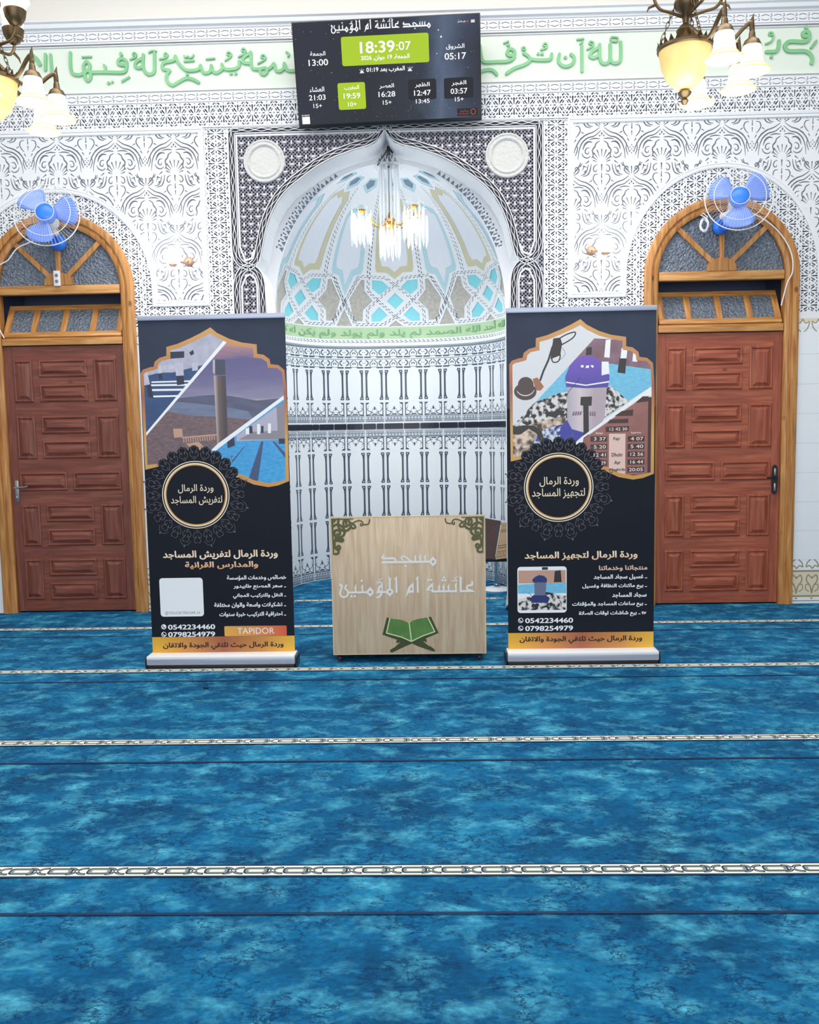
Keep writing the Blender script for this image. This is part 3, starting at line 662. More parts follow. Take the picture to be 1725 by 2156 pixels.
# tiles
TW = .1775
def bar(x, z0, z1, s):
    """column bar at a tile edge x, on its side s"""
    a = lambda q: [(x + s * p, z) for p, z in q]
    return [a([(.009, z0 + .012), (.040, z0 + .012), (.043, z0 + .022), (.036, z0 + .036), (.031, z0 + .050), (.0285, z0 + .075), (.0285, z1 - .075), (.031, z1 - .050), (.036, z1 - .036), (.043, z1 - .022), (.040, z1 - .012), (.009, z1 - .012), (.009, z1 - .03), (.0115, z1 - .06), (.0115, z0 + .06), (.009, z0 + .03)])], \
           [circ(x + s * .024, z0 + .026, .005, 6), circ(x + s * .024, z1 - .026, .005, 6)]
def crownrow(x0, x1, zb, zt):
    """ornate row; zb the banded edge, zt the open edge (zt < zb for the mirrored row)"""
    d = 1 if zt > zb else -1; h = abs(zt - zb); dk = []; md = []; Z = lambda t: zb + d * t * h; xm = (x0 + x1) / 2
    for x, s in ((x0, 1), (x1, -1)):
        dk += stroke([(x + s * .014, Z(.36)), (x + s * .014, Z(.93))], .009); dk += [[(x + s * .009, Z(.94)), (x + s * .044, Z(.94)), (x + s * .030, Z(.86)), (x + s * .009, Z(.84))]]
        dk += stroke(cr([(x + s * .018, Z(.66)), (x + s * .034, Z(.55)), (x + s * .058, Z(.50)), (xm - s * .012, Z(.47))], 3), .006, joint=False)
        dk += stroke(cr([(x + s * .012, Z(.36)), (x + s * .040, Z(.37)), (x + s * .058, Z(.44)), (x + s * .054, Z(.52))], 3), .008, joint=False)
        dk += [circ(x + s * .030, Z(.68), .005, 6), circ(x + s * .034, Z(.78), .004, 6)]
        md += stroke(cr([(x + s * .060, Z(.52)), (xm - s * .020, Z(.58)), (xm - s * .012, Z(.66))], 3), .005, joint=False)
    dk.append([(xm - .007, Z(.60)), (xm + .007, Z(.60)), (xm + .009, Z(.68)), (xm, Z(.78)), (xm - .009, Z(.68))])
    dk.append([(xm - .03, Z(.36)), (xm + .03, Z(.36)), (xm + .018, Z(.42)), (xm - .018, Z(.42))])
    dk += [rect(x0 + .006, min(Z(.30), Z(.34)), x1 - .006, max(Z(.30), Z(.34))), rect(x0 + .006, min(Z(.03), Z(.06)), x1 - .006, max(Z(.03), Z(.06)))]
    md += [rect(x0 + .006, min(Z(.08), Z(.28)), x1 - .006, max(Z(.08), Z(.28)))]
    wh = []
    for i in range(6):
        xx = x0 + .015 + i * (x1 - x0 - .03) / 5; dk.append(circ(xx, Z(.13), .006, 6)); wh.append(circ(xx, Z(.21), .0085, 8)); wh.append([(xx - .004, Z(.10)), (xx + .004, Z(.10)), (xx, Z(.17))])
    return dk, md, wh
def rosrow(x0, x1, z0, z1):
    dk = []; md = []; wh = []; xm = (x0 + x1) / 2; h = z1 - z0
    dk += [rect(x0 + .005, z0 + .004, x1 - .005, z0 + .018)]
    wh += [[(xm - .03, z0 + .004), (xm + .03, z0 + .004), (xm + .018, z0 + .014), (xm - .018, z0 + .014)]]
    for s in (1, -1):
        dk += stroke(cr([(xm + s * .030, z0 + .022), (xm + s * .034, z0 + .046), (xm + s * .018, z0 + .066), (xm + s * .006, z0 + .078)], 3), .008, joint=False)
        dk += stroke(cr([(xm + s * .072, z0 + .030), (xm + s * .052, z0 + .040), (xm + s * .050, z0 + .060), (xm + s * .070, z0 + .074)], 3), .012, joint=False)
        dk += [circ(xm + s * .080, z0 + .052, .005, 6)]
    dk += [arc(xm, z0 + .038, .018, 0, pi, 8)]; wh += [circ(xm, z0 + .044, .006, 8)]
    md += [rect(x0 + .004, z1 - .010, x1 - .004, z1 - .004)]
    return dk, md, wh
GZ = [(.0, .235), (.235, .54), (.54, .845), (.845, 1.145), (1.145, 1.335), (1.405, 1.595), (1.595, 1.885), (1.885, 1.978), (1.978, 2.072)]
til = []; dk = []; md = []; wh = []; nv = []
nt_ = int(LAP / 2 / TW) + 1
for i in range(-nt_, nt_):
    x0, x1 = i * TW + .06, (i + 1) * TW + .06
    x0c, x1c = max(x0, -LAP / 2), min(x1, LAP / 2)
    if x1c - x0c < .02: continue
    full = x0 > -LAP / 2 and x1 < LAP / 2
    for j, (z0, z1) in enumerate(GZ):
        til.append(rect(x0c + .0018, z0 + .0012, x1c - .0018, z1 - .0012))
        if not full: continue
        if j in (1, 2, 3, 6):
            for x, s in ((x0, 1), (x1, -1)): a, b = bar(x, z0, z1, s); dk += a; wh += b
        elif j in (0, 5): a, b, c = crownrow(x0, x1, z0, z1); dk += a; md += b; wh += c
        elif j == 4: a, b, c = crownrow(x0, x1, z1, z0); dk += a; md += b; wh += c
        else: a, b, c = rosrow(x0, x1, z0, z1); dk += a; md += b; wh += c
x = -LAP / 2; random.seed(3)
while x < LAP / 2:
    l = random.choice([.12, .1775, .1775, .07, .15]); nv.append(rrect(x + .003, 1.345, min(x + l, LAP / 2) - .003, 1.395, .008, 3)); x += l
relief('tiled_apse', [(1, 0, [rect(-LAP / 2, 0, LAP / 2, 2.074)]), (0, .001, til), (0, .001, [rect(-LAP / 2, 1.337, LAP / 2, 1.403)]), (3, .004, md), (2, .001, dk), (0, .001, wh), (4, .010, nv)],
       [M_tile, mat('tile_grout', '#DADDE2', .8), M_slate, mat('pale_slate_glaze', '#8E9AA6', .4), M_navy], apse, niche, gu=GU)

# ---------------------------------------------------------------- tiled dado beside the doors
def dado(x0, x1, left=True, right=True, name='tiled_dado'):
    W_ = x1 - x0; t = []; dk = []; bp = []
    nz = [0, .055, .25, .33] + [.33 + .215 * i for i in range(1, 8)] + [2.02, 2.09]
    nx = max(1, round(W_ / .30))
    for i in range(nx):
        for a, b in zip(nz, nz[1:]): t.append(rect(x0 + W_ * i / nx + .001, a + .001, x0 + W_ * (i + 1) / nx - .001, b - .001))
    bp += [rect(x0, .055, x1, .25), rect(x0, 2.066, x1, 2.09)]
    dk += [rect(x0, .238, x1, .25), rect(x0, .05, x1, .062), rect(x0, .018, x1, .024)]
    k = max(2, int(W_ / .11))
    for i in range(k):
        cx = x0 + (i + .5) * W_ / k
        for s in (1, -1):
            dk += stroke(cr([(cx, .075), (cx + s * .012, .13), (cx + s * .040, .175), (cx + s * .030, .215), (cx + s * .012, .20)], 4), .009, joint=False)
            dk += stroke(cr([(cx + s * .02, .09), (cx + s * .045, .11), (cx + s * .042, .145), (cx + s * .026, .14)], 4), .007, joint=False)
            dk += stroke(cr([(cx, .262), (cx + s * .02, .285), (cx + s * .045, .275), (cx + s * .035, .31), (cx + s * .012, .33)], 4), .008, joint=False)
            dk += stroke(cr([(cx, 2.085), (cx + s * .020, 2.055), (cx + s * .048, 2.065), (cx + s * .036, 2.02), (cx + s * .012, 1.995)], 4), .007, joint=False)
        dk.append(circ(cx, .195, .010, 8)); dk += [rect(cx - .008, .034, cx + .008, .044)]
    for ed, s in ((x0, 1), (x1, -1)):
        if (s == 1 and not left) or (s == -1 and not right): continue
        z = .36
        while z < 1.98:
            dk += stroke(cr([(ed + s * .004, z), (ed + s * .022, z + .02), (ed + s * .014, z + .05), (ed + s * .004, z + .06)], 4), .006, joint=False); dk.append(circ(ed + s * .018, z + .085, .006, 6)); dk += stroke([(ed + s * .006, z + .12), (ed + s * .020, z + .135)], .006); z += .19
    relief(name, [(1, .0, [rect(x0, 0, x1, 2.09)]), (0, .001, t), (3, .0015, bp), (2, .002, dk)], [M_tile, M_grout, M_beige, M_bpale], wallmap(), wall, skirt=-.035)
dado(-2.19, XM - .885); dado(XM + .885, 1.60); dado(2.64, 3.55, True, False)
relief('tiled_dado', [(0, 0, [rect(-4.0, 0, -3.23, 2.09)])], [M_tile], wallmap(), wall)
# ---------------------------------------------------------------- doors with fanlights
def wood(name, c1, c2, c3, along='Z', rough=.45):
    m = bpy.data.materials.new(name); m.use_nodes = True; nt = m.node_tree; b = nt.nodes['Principled BSDF']; N = nt.nodes.new; L = nt.links.new
    tc = N('ShaderNodeTexCoord'); mp = N('ShaderNodeMapping'); mp.inputs['Scale'].default_value = (14, 14, 1.1) if along == 'Z' else (1.1, 14, 14); L(tc.outputs['Object'], mp.inputs[0])
    n = N('ShaderNodeTexNoise'); n.inputs['Scale'].default_value = 3; n.inputs['Detail'].default_value = 6; n.inputs['Distortion'].default_value = .6; L(mp.outputs[0], n.inputs['Vector'])
    r = N('ShaderNodeValToRGB'); e = r.color_ramp.elements; e.new(.5)
    for i, (p, c) in enumerate(((.33, c1), (.5, c2), (.68, c3))): e[i].position = p; e[i].color = S(c)
    L(n.outputs['Fac'], r.inputs[0])
    v = N('ShaderNodeTexVoronoi'); v.inputs['Scale'].default_value = 4.6; mp2 = N('ShaderNodeMapping'); mp2.inputs['Scale'].default_value = (1, 1, .62) if along == 'Z' else (.62, 1, 1); L(tc.outputs['Object'], mp2.inputs[0]); L(mp2.outputs[0], v.inputs['Vector'])
    k = N('ShaderNodeValToRGB'); k.color_ramp.elements[0].position = .035; k.color_ramp.elements[1].position = .085; k.color_ramp.elements[0].color = (.18, .13, .1, 1); k.color_ramp.elements[1].color = (1, 1, 1, 1)
    L(v.outputs['Distance'], k.inputs[0])
    x = N('ShaderNodeMix'); x.data_type = 'RGBA'; x.blend_type = 'MULTIPLY'; x.inputs[0].default_value = .8; L(r.outputs[0], x.inputs[6]); L(k.outputs[0], x.inputs[7]); L(x.outputs[2], b.inputs['Base Color'])
    b.inputs['Roughness'].default_value = rough; return m
M_hon = wood('honey_pine', '#97622F', '#B67D42', '#C9955A'); M_honx = wood('honey_pine_crosswise', '#A66F38', '#C38A4C', '#D6A767', 'X')
M_red = wood('red_brown_pine', '#64342A', '#783F31', '#88503F', 'X'); M_redz = wood('red_brown_pine_upright', '#62332A', '#743D30', '#844C3C')
M_red2 = wood('orange_brown_pine', '#843F2B', '#994E36', '#AC6044', 'X'); M_red2z = wood('orange_brown_pine_upright', '#823E2A', '#964C34', '#A85C40')
def glass_mat():
    m = mat('rippled_glass', '#566272', .2, trans=.12, spec=.7, noise=.5, nscale=60, col2='#8691A0')
    nt = m.node_tree; b = nt.nodes['Principled BSDF']; N = nt.nodes.new; L = nt.links.new
    tc = N('ShaderNodeTexCoord'); v = N('ShaderNodeTexVoronoi'); v.inputs['Scale'].default_value = 55; L(tc.outputs['Object'], v.inputs['Vector'])
    n = N('ShaderNodeTexNoise'); n.inputs['Scale'].default_value = 90; n.inputs['Detail'].default_value = 2; L(tc.outputs['Object'], n.inputs['Vector'])
    a = N('ShaderNodeMath'); a.operation = 'ADD'; L(v.outputs['Distance'], a.inputs[0]); L(n.outputs['Fac'], a.inputs[1])
    bp = N('ShaderNodeBump'); bp.inputs['Strength'].default_value = 1; bp.inputs['Distance'].default_value = .012; L(a.outputs[0], bp.inputs['Height']); L(bp.outputs[0], b.inputs['Normal']); return m
M_glass = glass_mat()
M_cor = mat('dim_corridor_paint', '#7C86A6', .9)
M_silver = mat('brushed_silver', '#A8A8A4', .35, metal=1); M_blk = mat('black_enamel', '#17181A', .35); M_chrome = mat('chrome', '#C8CCD0', .15, metal=1)
def frect(mb, x0, z0, x1, z1, y0, y1, b=.004): mb.box(x0, y0, z0, x1, y1, z1, b)
def door(cx, no, mx, mz, handle):
    r = struct('door_%d' % no, (cx, D, 0)); w = .449
    mb = MB(); path = [(w + .004, 0), (w + .004, SPR)] + arc(0, SPR, w + .004, 0, pi, 48)[1:] + [(-w - .004, 0)]
    sweep(mb, path[::-1], [(0, -.06), (0, .010), (.008, .018), (.030, .020), (.036, .010), (.046, .010), (.052, .026), (.085, .030), (.100, .022), (.104, -.03)])
    mb.v = [(x, y - D, z) for x, y, z in mb.v]; mb.build('casing', M_hon, r)
    ls = [(0, 0, [rect(-w, 0, w, 2.0)])]; pan = []
    zz = [(1.599, 1.892), (1.177, 1.476), (.519, .812), (.108, .401)]
    for a, b in zz:
        pan += [(.073, a, .198, b, 1), (.654 + .02, a, .806 + .02, b, 1)]; h = (b - a); pan += [(.262, a, .608, a + h * .38, 0), (.262, b - h * .38, .608, b, 0)]
    pan += [(.073, .936, .418, 1.059, 0), (.478, .936, .826, 1.059, 0)]
    g = []; f1 = []; f2 = []
    for x0, a, x1, b, up_ in pan:
        g.append(rect(x0 - w, a, x1 - w, b)); f1.append(rect(x0 - w + .014, a + .014, x1 - w - .014, b - .014)); f2.append(rect(x0 - w + .030, a + .030, x1 - w - .030, b - .030))
    st = [rect(-w, 0, -w + .062, 2.0), rect(w - .062, 0, w, 2.0)]
    leaf = relief('door_leaf', [(0, 0, [rect(-w, .012, w, 2.0)]), (1, 0.0015, [rect(-w, .012, -w + .060, 2.0), rect(w - .060, .012, w, 2.0)])], [mx, mz], lambda u, v, h: (u, .012 - h, v), r, skirt=-.04)
    # one carved panel after another: groove, bevel and raised field
    for x0, a, x1, b, up_ in pan:
        X0, X1 = x0 - w, x1 - w; mb = MB()
        q = [(-.010, -.002), (-.006, .006), (.002, .009), (.008, .007), (.011, -.0005), (.016, .0004), (.038, .0125)]
        rings = [[(X0 + o, .012 - h - .001, a + o), (X1 - o, .012 - h - .001, a + o), (X1 - o, .012 - h - .001, b - o), (X0 + o, .012 - h - .001, b - o)] for o, h in q]
        vs = [v for g_ in rings for v in g_]; fs = [(i * 4 + j, i * 4 + (j + 1) % 4, i * 4 + 4 + (j + 1) % 4, i * 4 + 4 + j) for i in range(len(q) - 1) for j in range(4)] + [(24, 25, 26, 27)]
        mesh('carved_panel', vs, fs, mz if up_ else mx, leaf)
    mb = MB(); frect(mb, -w, 2.005, w, 2.058, -.012, .04, .006); mb.build('door_rail', M_honx, r)
    mb = MB(); frect(mb, -w, 2.372, w, 2.436, -.012, .04, .006); mb.build('transom_rail', M_honx, r)
    # hopper window leaning back into the opening
    tl = math.atan2(.15, .255); hp = struct_child('hopper_window', r, (0, .005, 2.062)); hp.rotation_euler.x = -tl
    H_ = .285; mb = MB(); mb.box(-w + .008, -.014, 0, w - .008, .02, .042, .003); mb.box(-w + .008, -.014, H_ - .04, w - .008, .02, H_, .003); mb.build('hopper_rails', M_honx, hp)
    xs = [-w + .008 + i * (2 * w - .016) / 4 for i in range(5)]
    for i, x in enumerate(xs):
        a, b = (x - .022, x + .022) if 0 < i < 4 else ((x, x + .045) if i == 0 else (x - .045, x))
        MB().box(a, -.016, .04, b, .02, H_ - .04, .003).build('hopper_bar', M_hon, hp)
    for i in range(4): MB().box(xs[i] + .02, -.002, .04, xs[i + 1] - .02, .003, H_ - .04).build('glass_pane', M_glass, hp, smooth=False)
    # fanlight
    z0 = 2.436
    MB().box(-.0175, -.010, z0 + .05, .0175, .03, SPR + w, .004).build('fanlight_bar', M_hon, r)
    for s in (1, -1):
        mb = MB(); a = math.radians(44); d = Vector((s * cos(a), 0, sin(a))); n = Vector((-d.z, 0, d.x)); o0 = Vector((0, 0, z0)); L0, L1 = .07, .455
        vs = []
        for l in (L0, L1):
            for q, y in ((-.017, .03), (-.017, -.010), (.017, -.010), (.017, .03)): p = o0 + d * l + n * q; vs.append((p.x, y, p.z))
        mb.add(vs, [(0, 1, 5, 4), (1, 2, 6, 5), (2, 3, 7, 6), (3, 0, 4, 7), (0, 3, 2, 1), (4, 5, 6, 7)]).build('fanlight_bar', M_hon, r, smooth=False)
    hub = [(-.105, z0), (.105, z0), (.100, z0 + .045), (.075, z0 + .075), (.03, z0 + .092), (-.03, z0 + .092), (-.075, z0 + .075), (-.100, z0 + .045)]
    relief('fanlight_hub', [(0, .016, [hub])], [M_hon], lambda u, v, h: (u, -h, v), r, skirt=-.03)
    an = [0, 44, 90, 136, 180]
    for i in range(4):
        a0, a1 = math.radians(an[i]), math.radians(an[i + 1]); ps = [(0, z0)] + [(0 + (w + .0) * cos(t), SPR + w * sin(t)) for t in [a0 + (a1 - a0) * j / 12 for j in range(13)]]
        ps = [(x, max(z, z0)) for x, z in ps]
        mesh('glass_pane', [(x, .012, z) for x, z in ps] + [(x, .016, z) for x, z in ps], [tuple(range(14)), tuple(range(14, 28))[::-1]] + [(j, j + 14, (j + 1) % 14 + 14, (j + 1) % 14) for j in range(14)], M_glass, r)
    if handle == 'silver':
        hx = -w + .040; hd = MB().box(hx - .014, .004, .84, hx + .014, .013, 1.01, .004).build('handle_plate', M_silver, leaf)
        MB().tube([(hx, .01, .955), (hx, -.035, .955), (hx + .02, -.045, .957), (hx + .09, -.045, .962), (hx + .105, -.040, .968)], .007).build('door_lever', M_silver, hd)
        MB().tube([(hx, .006, .885), (hx, .001, .885)], .008).build('lock_cylinder', M_chrome, hd)
    else:
        hx = w - .034; hd = relief('handle_plate', [(0, .010, [[(hx - .018, .835), (hx - .008, .82), (hx + .008, .82), (hx + .018, .835), (hx + .024, .93), (hx + .018, 1.02), (hx + .006, 1.035), (hx - .006, 1.035), (hx - .018, 1.02), (hx - .022, .93)]])], [M_blk], lambda u, v, h: (u, .012 - h, v), leaf, skirt=-.002)
        MB().box(hx - .007, -.003, .84, hx + .007, .003, .90, .002).box(hx - .007, -.003, .955, hx + .007, .003, 1.01, .002).build('plate_inlay', M_silver, hd)
        MB().tube([(hx, .005, .945), (hx, -.040, .945), (hx - .02, -.048, .945), (hx - .075, -.048, .945)], .006).build('door_lever', M_blk, hd)
    # unlit passage behind
    x0, x1, y1, z1 = -w - .1, w + .1, .62, 3.1
    o = mesh('passage_lining', [(x0, .05, 0), (x1, .05, 0), (x1, y1, 0), (x0, y1, 0), (x0, .05, z1), (x1, .05, z1), (x1, y1, z1), (x0, y1, z1)], [(0, 1, 2, 3), (4, 7, 6, 5), (1, 5, 6, 2), (2, 6, 7, 3), (3, 7, 4, 0)], M_cor, r)
    return r
def struct_child(name, parent, loc):
    o = bpy.data.objects.new(name, None); o.empty_display_size = .05; COL.objects.link(o); o.parent = parent; o.location = loc; return o
door(-2.711, 1, M_red, M_redz, 'silver'); door(2.108, 2, M_red2, M_red2z, 'black')

# ---------------------------------------------------------------- kufic lettering (shared by the screen and the stand)
def kufic():
    P = []; Hh = []
    def tooth(x, top, y1): return [(x - 24, top + 52), (x - 10, top + 40), (x + 12, top), (x + 12, y1), (x - 9, y1), (x - 9, top + 50)]
    def meem(cx, cy, up=True):
        P.append(circ(cx, cy, 42, 24)); Hh.append(circ(cx, cy, 16, 16)); P.append([(cx - 20, cy + 34), (cx + 20, cy + 34), (cx, cy + 60)])
        if up: P.append([(cx - 26, cy - 32), (cx, cy - 64), (cx + 26, cy - 32)])
    def hamza(x, y): P.extend(stroke([(x, y), (x + 74, y)], 11)); P.extend(stroke(cr([(x + 62, y - 58), (x + 66, y - 42), (x + 42, y - 36), (x + 38, y - 18), (x + 66, y - 12)], 4), 9))
    w1 = []; 
    P.append([(565, 220), (590, 190), (1150, 192), (1150, 220)]); P.append([(570, 147), (606, 100), (608, 146), (725, 146), (752, 166), (752, 196), (730, 196), (725, 173), (592, 173)])
    P.extend(stroke(cr([(824, 178), (812, 152), (838, 137), (872, 152), (910, 185), (960, 205)], 5), 21, cap=True)); P.append(circ(857, 252, 14))
    for x in (975, 1031, 1090): P.append(tooth(x, 106, 200))
    meem(1185, 205); n1 = (len(P), len(Hh))
    P.append(rect(1160, 550, 1465, 574)); P.append([(1098, 550), (1115, 512), (1180, 450), (1182, 574), (1160, 574), (1160, 552)]); Hh.append([(1135, 540), (1150, 515), (1166, 508), (1166, 540)])
    P.extend([circ(1125, 423, 14), circ(1160, 423, 14), circ(1293, 430, 14), circ(1325, 430, 14), circ(1309, 397, 14)])
    for x in (1250, 1305, 1362): P.append(tooth(x, 464, 560))
    P.append(tooth(1450, 446, 560)); hamza(1400, 438)
    P.append([(1495, 574), (1495, 368), (1512, 396), (1540, 412), (1520, 414), (1520, 574)]); P.append([(1495, 574), (1518, 550), (1648, 550), (1680, 574)])
    P.extend(stroke(cr([(1644, 455), (1638, 492), (1602, 494), (1582, 515), (1592, 545), (1640, 558)], 5), 24, cap=True))
    P.append([(988, 574), (988, 415), (968, 415), (1008, 368), (1012, 574)])
    P.append([(872, 550), (890, 502), (950, 448), (952, 574), (892, 576), (880, 598), (852, 622), (835, 624), (864, 602)]); Hh.append([(905, 545), (916, 518), (934, 505), (934, 545)])
    P.append([(735, 574), (735, 415), (716, 415), (756, 368), (758, 574)]); P.append([(657, 545), (657, 368), (676, 396), (698, 412), (680, 415), (680, 545)])
    meem(667, 560, False); P.append([(495, 574), (516, 550), (640, 550), (640, 574)]); P.append([(515, 552), (530, 500), (583, 448), (583, 560), (566, 610), (540, 633), (500, 633), (497, 622), (538, 610), (556, 574)]); Hh.append([(545, 542), (556, 512), (568, 502), (568, 542)])
    hamza(505, 450); meem(433, 560); P.append(rect(172, 550, 402, 574)); P.append(tooth(340, 452, 560)); P.append(tooth(258, 454, 560)); P.extend([circ(336, 423, 14), circ(210, 607, 14), circ(250, 607, 14)])
    P.extend(stroke(cr([(152, 474), (136, 510), (162, 540), (168, 575), (150, 606), (118, 618), (84, 602), (76, 560), (92, 512), (98, 482), (84, 466)], 5), 22, cap=True)); P.append(circ(84, 470, 17))
    return P, Hh, n1
KP, KH, KN = kufic()
TH = [(-2.160, 4.6), (1.289, 4.6)]
# ---------------------------------------------------------------- wooden stand on castors in the middle
M_oak = wood('pale_oak_board', '#BDA484', '#CAB193', '#D5C0A4'); M_edge = mat('pale_board_edge', '#D5C4A2', .6)
M_olive = mat('olive_green_vinyl', '#56562C', .5); M_leaf = mat('leaf_green_vinyl', '#3F6A26', .5, noise=.6, nscale=14, col2='#5E8B44'); M_lime = mat('pale_lime_line', '#C6D6A2', .5); M_dolive = mat('dark_olive_vinyl', '#39431A', .5)
M_lett = mat('off_white_vinyl', '#E4E2DE', .5)
pod = thing('lectern', 'pale oak board lectern with white writing and a green book emblem, on castors', 'lectern', (-.142, 5.0, 0))
CW, CZ0, CZ1 = .4435, .047, .853
MB().box(-CW, 0, CZ0, CW, .018, CZ1, .002).build('front_panel', M_oak, pod)
fm = lambda u, v, h: (u, -h, v)
relief('edge_band', [(0, .0012, [rect(-CW, CZ0, CW, CZ1)], [rect(-CW + .005, CZ0 + .004, CW - .005, CZ1 - .006)])], [M_edge], fm, pod, 'pale edging strip')
k = .000485; tx = lambda x, y: (-CW + (x + 24) * k, CZ1 + .003 - (y + 350) * k)
T = lambda L: [[tx(x, y) for x, y in p] for p in L]
relief('lettering', [(0, .0015, T(KP), T(KH))], [M_lett], fm, pod, 'off-white kufic writing')
g = lambda q: [(.005 + (x - 835) * .0002502, CZ0 + .012 + (1010 - y) * .0002502) for x, y in q]
book = [(300, 185), (450, 225), (620, 245), (720, 285), (815, 330), (900, 270), (1000, 235), (1130, 215), (1320, 180), (1490, 565), (1190, 690), (1215, 740), (1205, 780), (1120, 745), (1230, 850), (1330, 900), (1400, 960), (1395, 1000), (1340, 995), (1000, 870), (870, 808), (720, 870), (420, 1010), (365, 1010), (360, 950), (470, 890), (600, 770), (520, 795), (505, 750), (530, 715), (190, 590)]
page = [(375, 205), (500, 235), (640, 250), (740, 290), (815, 335), (900, 275), (1000, 238), (1130, 218), (1245, 195), (1400, 535), (1130, 620), (860, 750), (640, 645), (285, 550)]
ln = [g(p) for q in ([(370, 205), (285, 550)], [(285, 552), (640, 655), (855, 755)], [(815, 320), (860, 750)], [(1245, 195), (1402, 530)], [(1400, 535), (1130, 625), (860, 755)]) for p in stroke(q, 26, cap=True)]
relief('book_emblem', [(0, .0012, [g(book)]), (1, .0016, [g(page)]), (2, .002, ln)], [M_dolive, M_leaf, M_lime], fm, pod, 'green open book on a folding rest')
def scroll(s):
    q = lambda p: [(s * (CW - .008 - (x - 85) * .0001722), CZ1 - .010 - (y - 175) * .0001722) for x, y in p]
    o = [q([(80, 175), (150, 175), (150, 1380), (110, 1400)]), q([(80, 175), (820, 180), (830, 210), (80, 230)]), q([(80, 175), (260, 200), (220, 280), (150, 330), (80, 330)])]
    o = [p if s > 0 else p for p in o]
    def st(pts, w): o.extend(stroke(q(cr(pts, 5)), w * .000225, cap=True))
    st([(330, 200), (310, 330), (330, 480), (430, 570), (560, 590), (680, 520), (740, 420)], 62); st([(150, 430), (230, 380), (350, 390), (450, 460), (510, 560), (510, 680), (440, 770), (330, 800), (220, 770), (170, 680), (200, 580), (290, 560), (360, 620), (350, 710), (270, 700)], 62)
    st([(600, 310), (560, 290), (600, 410), (680, 380), (690, 290), (620, 230), (520, 240), (480, 330), (520, 440), (600, 450)], 52); st([(330, 830), (220, 870), (170, 980), (180, 1120), (230, 1200), (320, 1210), (350, 1130), (300, 1090), (255, 1130)], 62)
    st([(250, 860), (330, 880), (420, 900)], 130); st([(220, 1180), (300, 1270), (270, 1350), (180, 1360)], 60); st([(740, 330), (850, 400), (880, 480), (800, 510), (740, 470)], 50)
    st([(800, 330), (900, 280), (1030, 250), (1120, 310), (1120, 400), (1060, 420), (1060, 350)], 34); st([(1120, 380), (1230, 390), (1330, 350), (1360, 220)], 34)
    relief('corner_scroll', [(0, .0014, o)], [M_olive], fm, pod, 'olive scrollwork')
scroll(-1); scroll(1)
for s in (-1, 1):
    x = s * (CW - .009)
    MB().add([(x - .009, .018, CZ0), (x + .009, .018, CZ0), (x + .009, .40, CZ0), (x - .009, .40, CZ0), (x - .009, .018, CZ1 - .01), (x + .009, .018, CZ1 - .01), (x + .009, .40, CZ1 - .16), (x - .009, .40, CZ1 - .16)], [(0, 3, 2, 1), (4, 5, 6, 7), (0, 1, 5, 4), (1, 2, 6, 5), (2, 3, 7, 6), (3, 0, 4, 7)]).build('side_panel', M_oak, pod, smooth=False)
MB().box(-CW + .018, .018, CZ0, CW - .018, .40, CZ0 + .018, .001).build('bottom_board', M_oak, pod); MB().box(-CW + .018, .02, .46, CW - .018, .39, .478, .001).build('shelf', M_oak, pod)
M_rub = mat('dark_red_rubber', '#4A2328', .5); M_bplate = mat('black_steel', '#1B1B1E', .4, metal=.6)
for x in (-.41, .405):
    for y in (.04, .36):
        R_ = Matrix.Rotation(pi / 2, 3, 'Y'); c = MB().box(x - .016, y - .016, .036, x + .016, y + .016, CZ0, .002).box(x - .013, y - .004, .016, x - .010, y + .008, .04).box(x + .010, y - .004, .016, x + .013, y + .008, .04).build('castor_fork', M_bplate, pod)
        MB().lathe([(.001, -.009), (.014, -.009), (.0165, -.006), (.0165, .006), (.014, .009), (.001, .009)], 20, (x, y + .003, .0165), R_).build('wheel', M_rub, c)

# ---------------------------------------------------------------- two roll-up banners
M_navyp = mat('navy_print', '#0B101B', .6, spec=.25, noise=.7, nscale=3, col2='#101624')
M_navyt = mat('slate_navy_print', '#2A3346', .5, spec=.3, noise=.6, nscale=4, col2='#343F54')
M_goldp = grad('gold_print', [(0, '#C98A3C'), (.35, '#D9A45C'), (.6, '#A9603F'), (1, '#D8A561')], 'Z', .9, 1.98, .4, noise=.2, nscale=3)
M_bandp = grad('gold_band_print', [(0, '#E3AE33'), (.25, '#C98A45'), (.5, '#A55E3F'), (.78, '#C78A42'), (1, '#EBB63C')], 'X', 0, .83, .4)
M_cream = mat('cream_print', '#F2DFC0', .4); M_goldt = grad('gold_letter_print', [(0, '#E79B55'), (.5, '#FBEBD0'), (1, '#F1B878')], 'Z', .56, .70, .4)
M_white = mat('white_print', '#F2F3F5', .4); M_brown = mat('dark_brown_print', '#2A1712', .4); M_fil = mat('grey_filigree_print', '#5E5C62', .4); M_pink = mat('pale_pink_print', '#EBC3B4', .4)
M_rail = mat('silver_aluminium', '#AEB5C8', .35, metal=.3); M_railw = mat('white_aluminium', '#EDEFF3', .35)
M_box = grad('orange_box_print', [(0, '#E7B14B'), (.55, '#DE8A4A'), (1, '#D9573F')], 'X', .42, .80, .4)
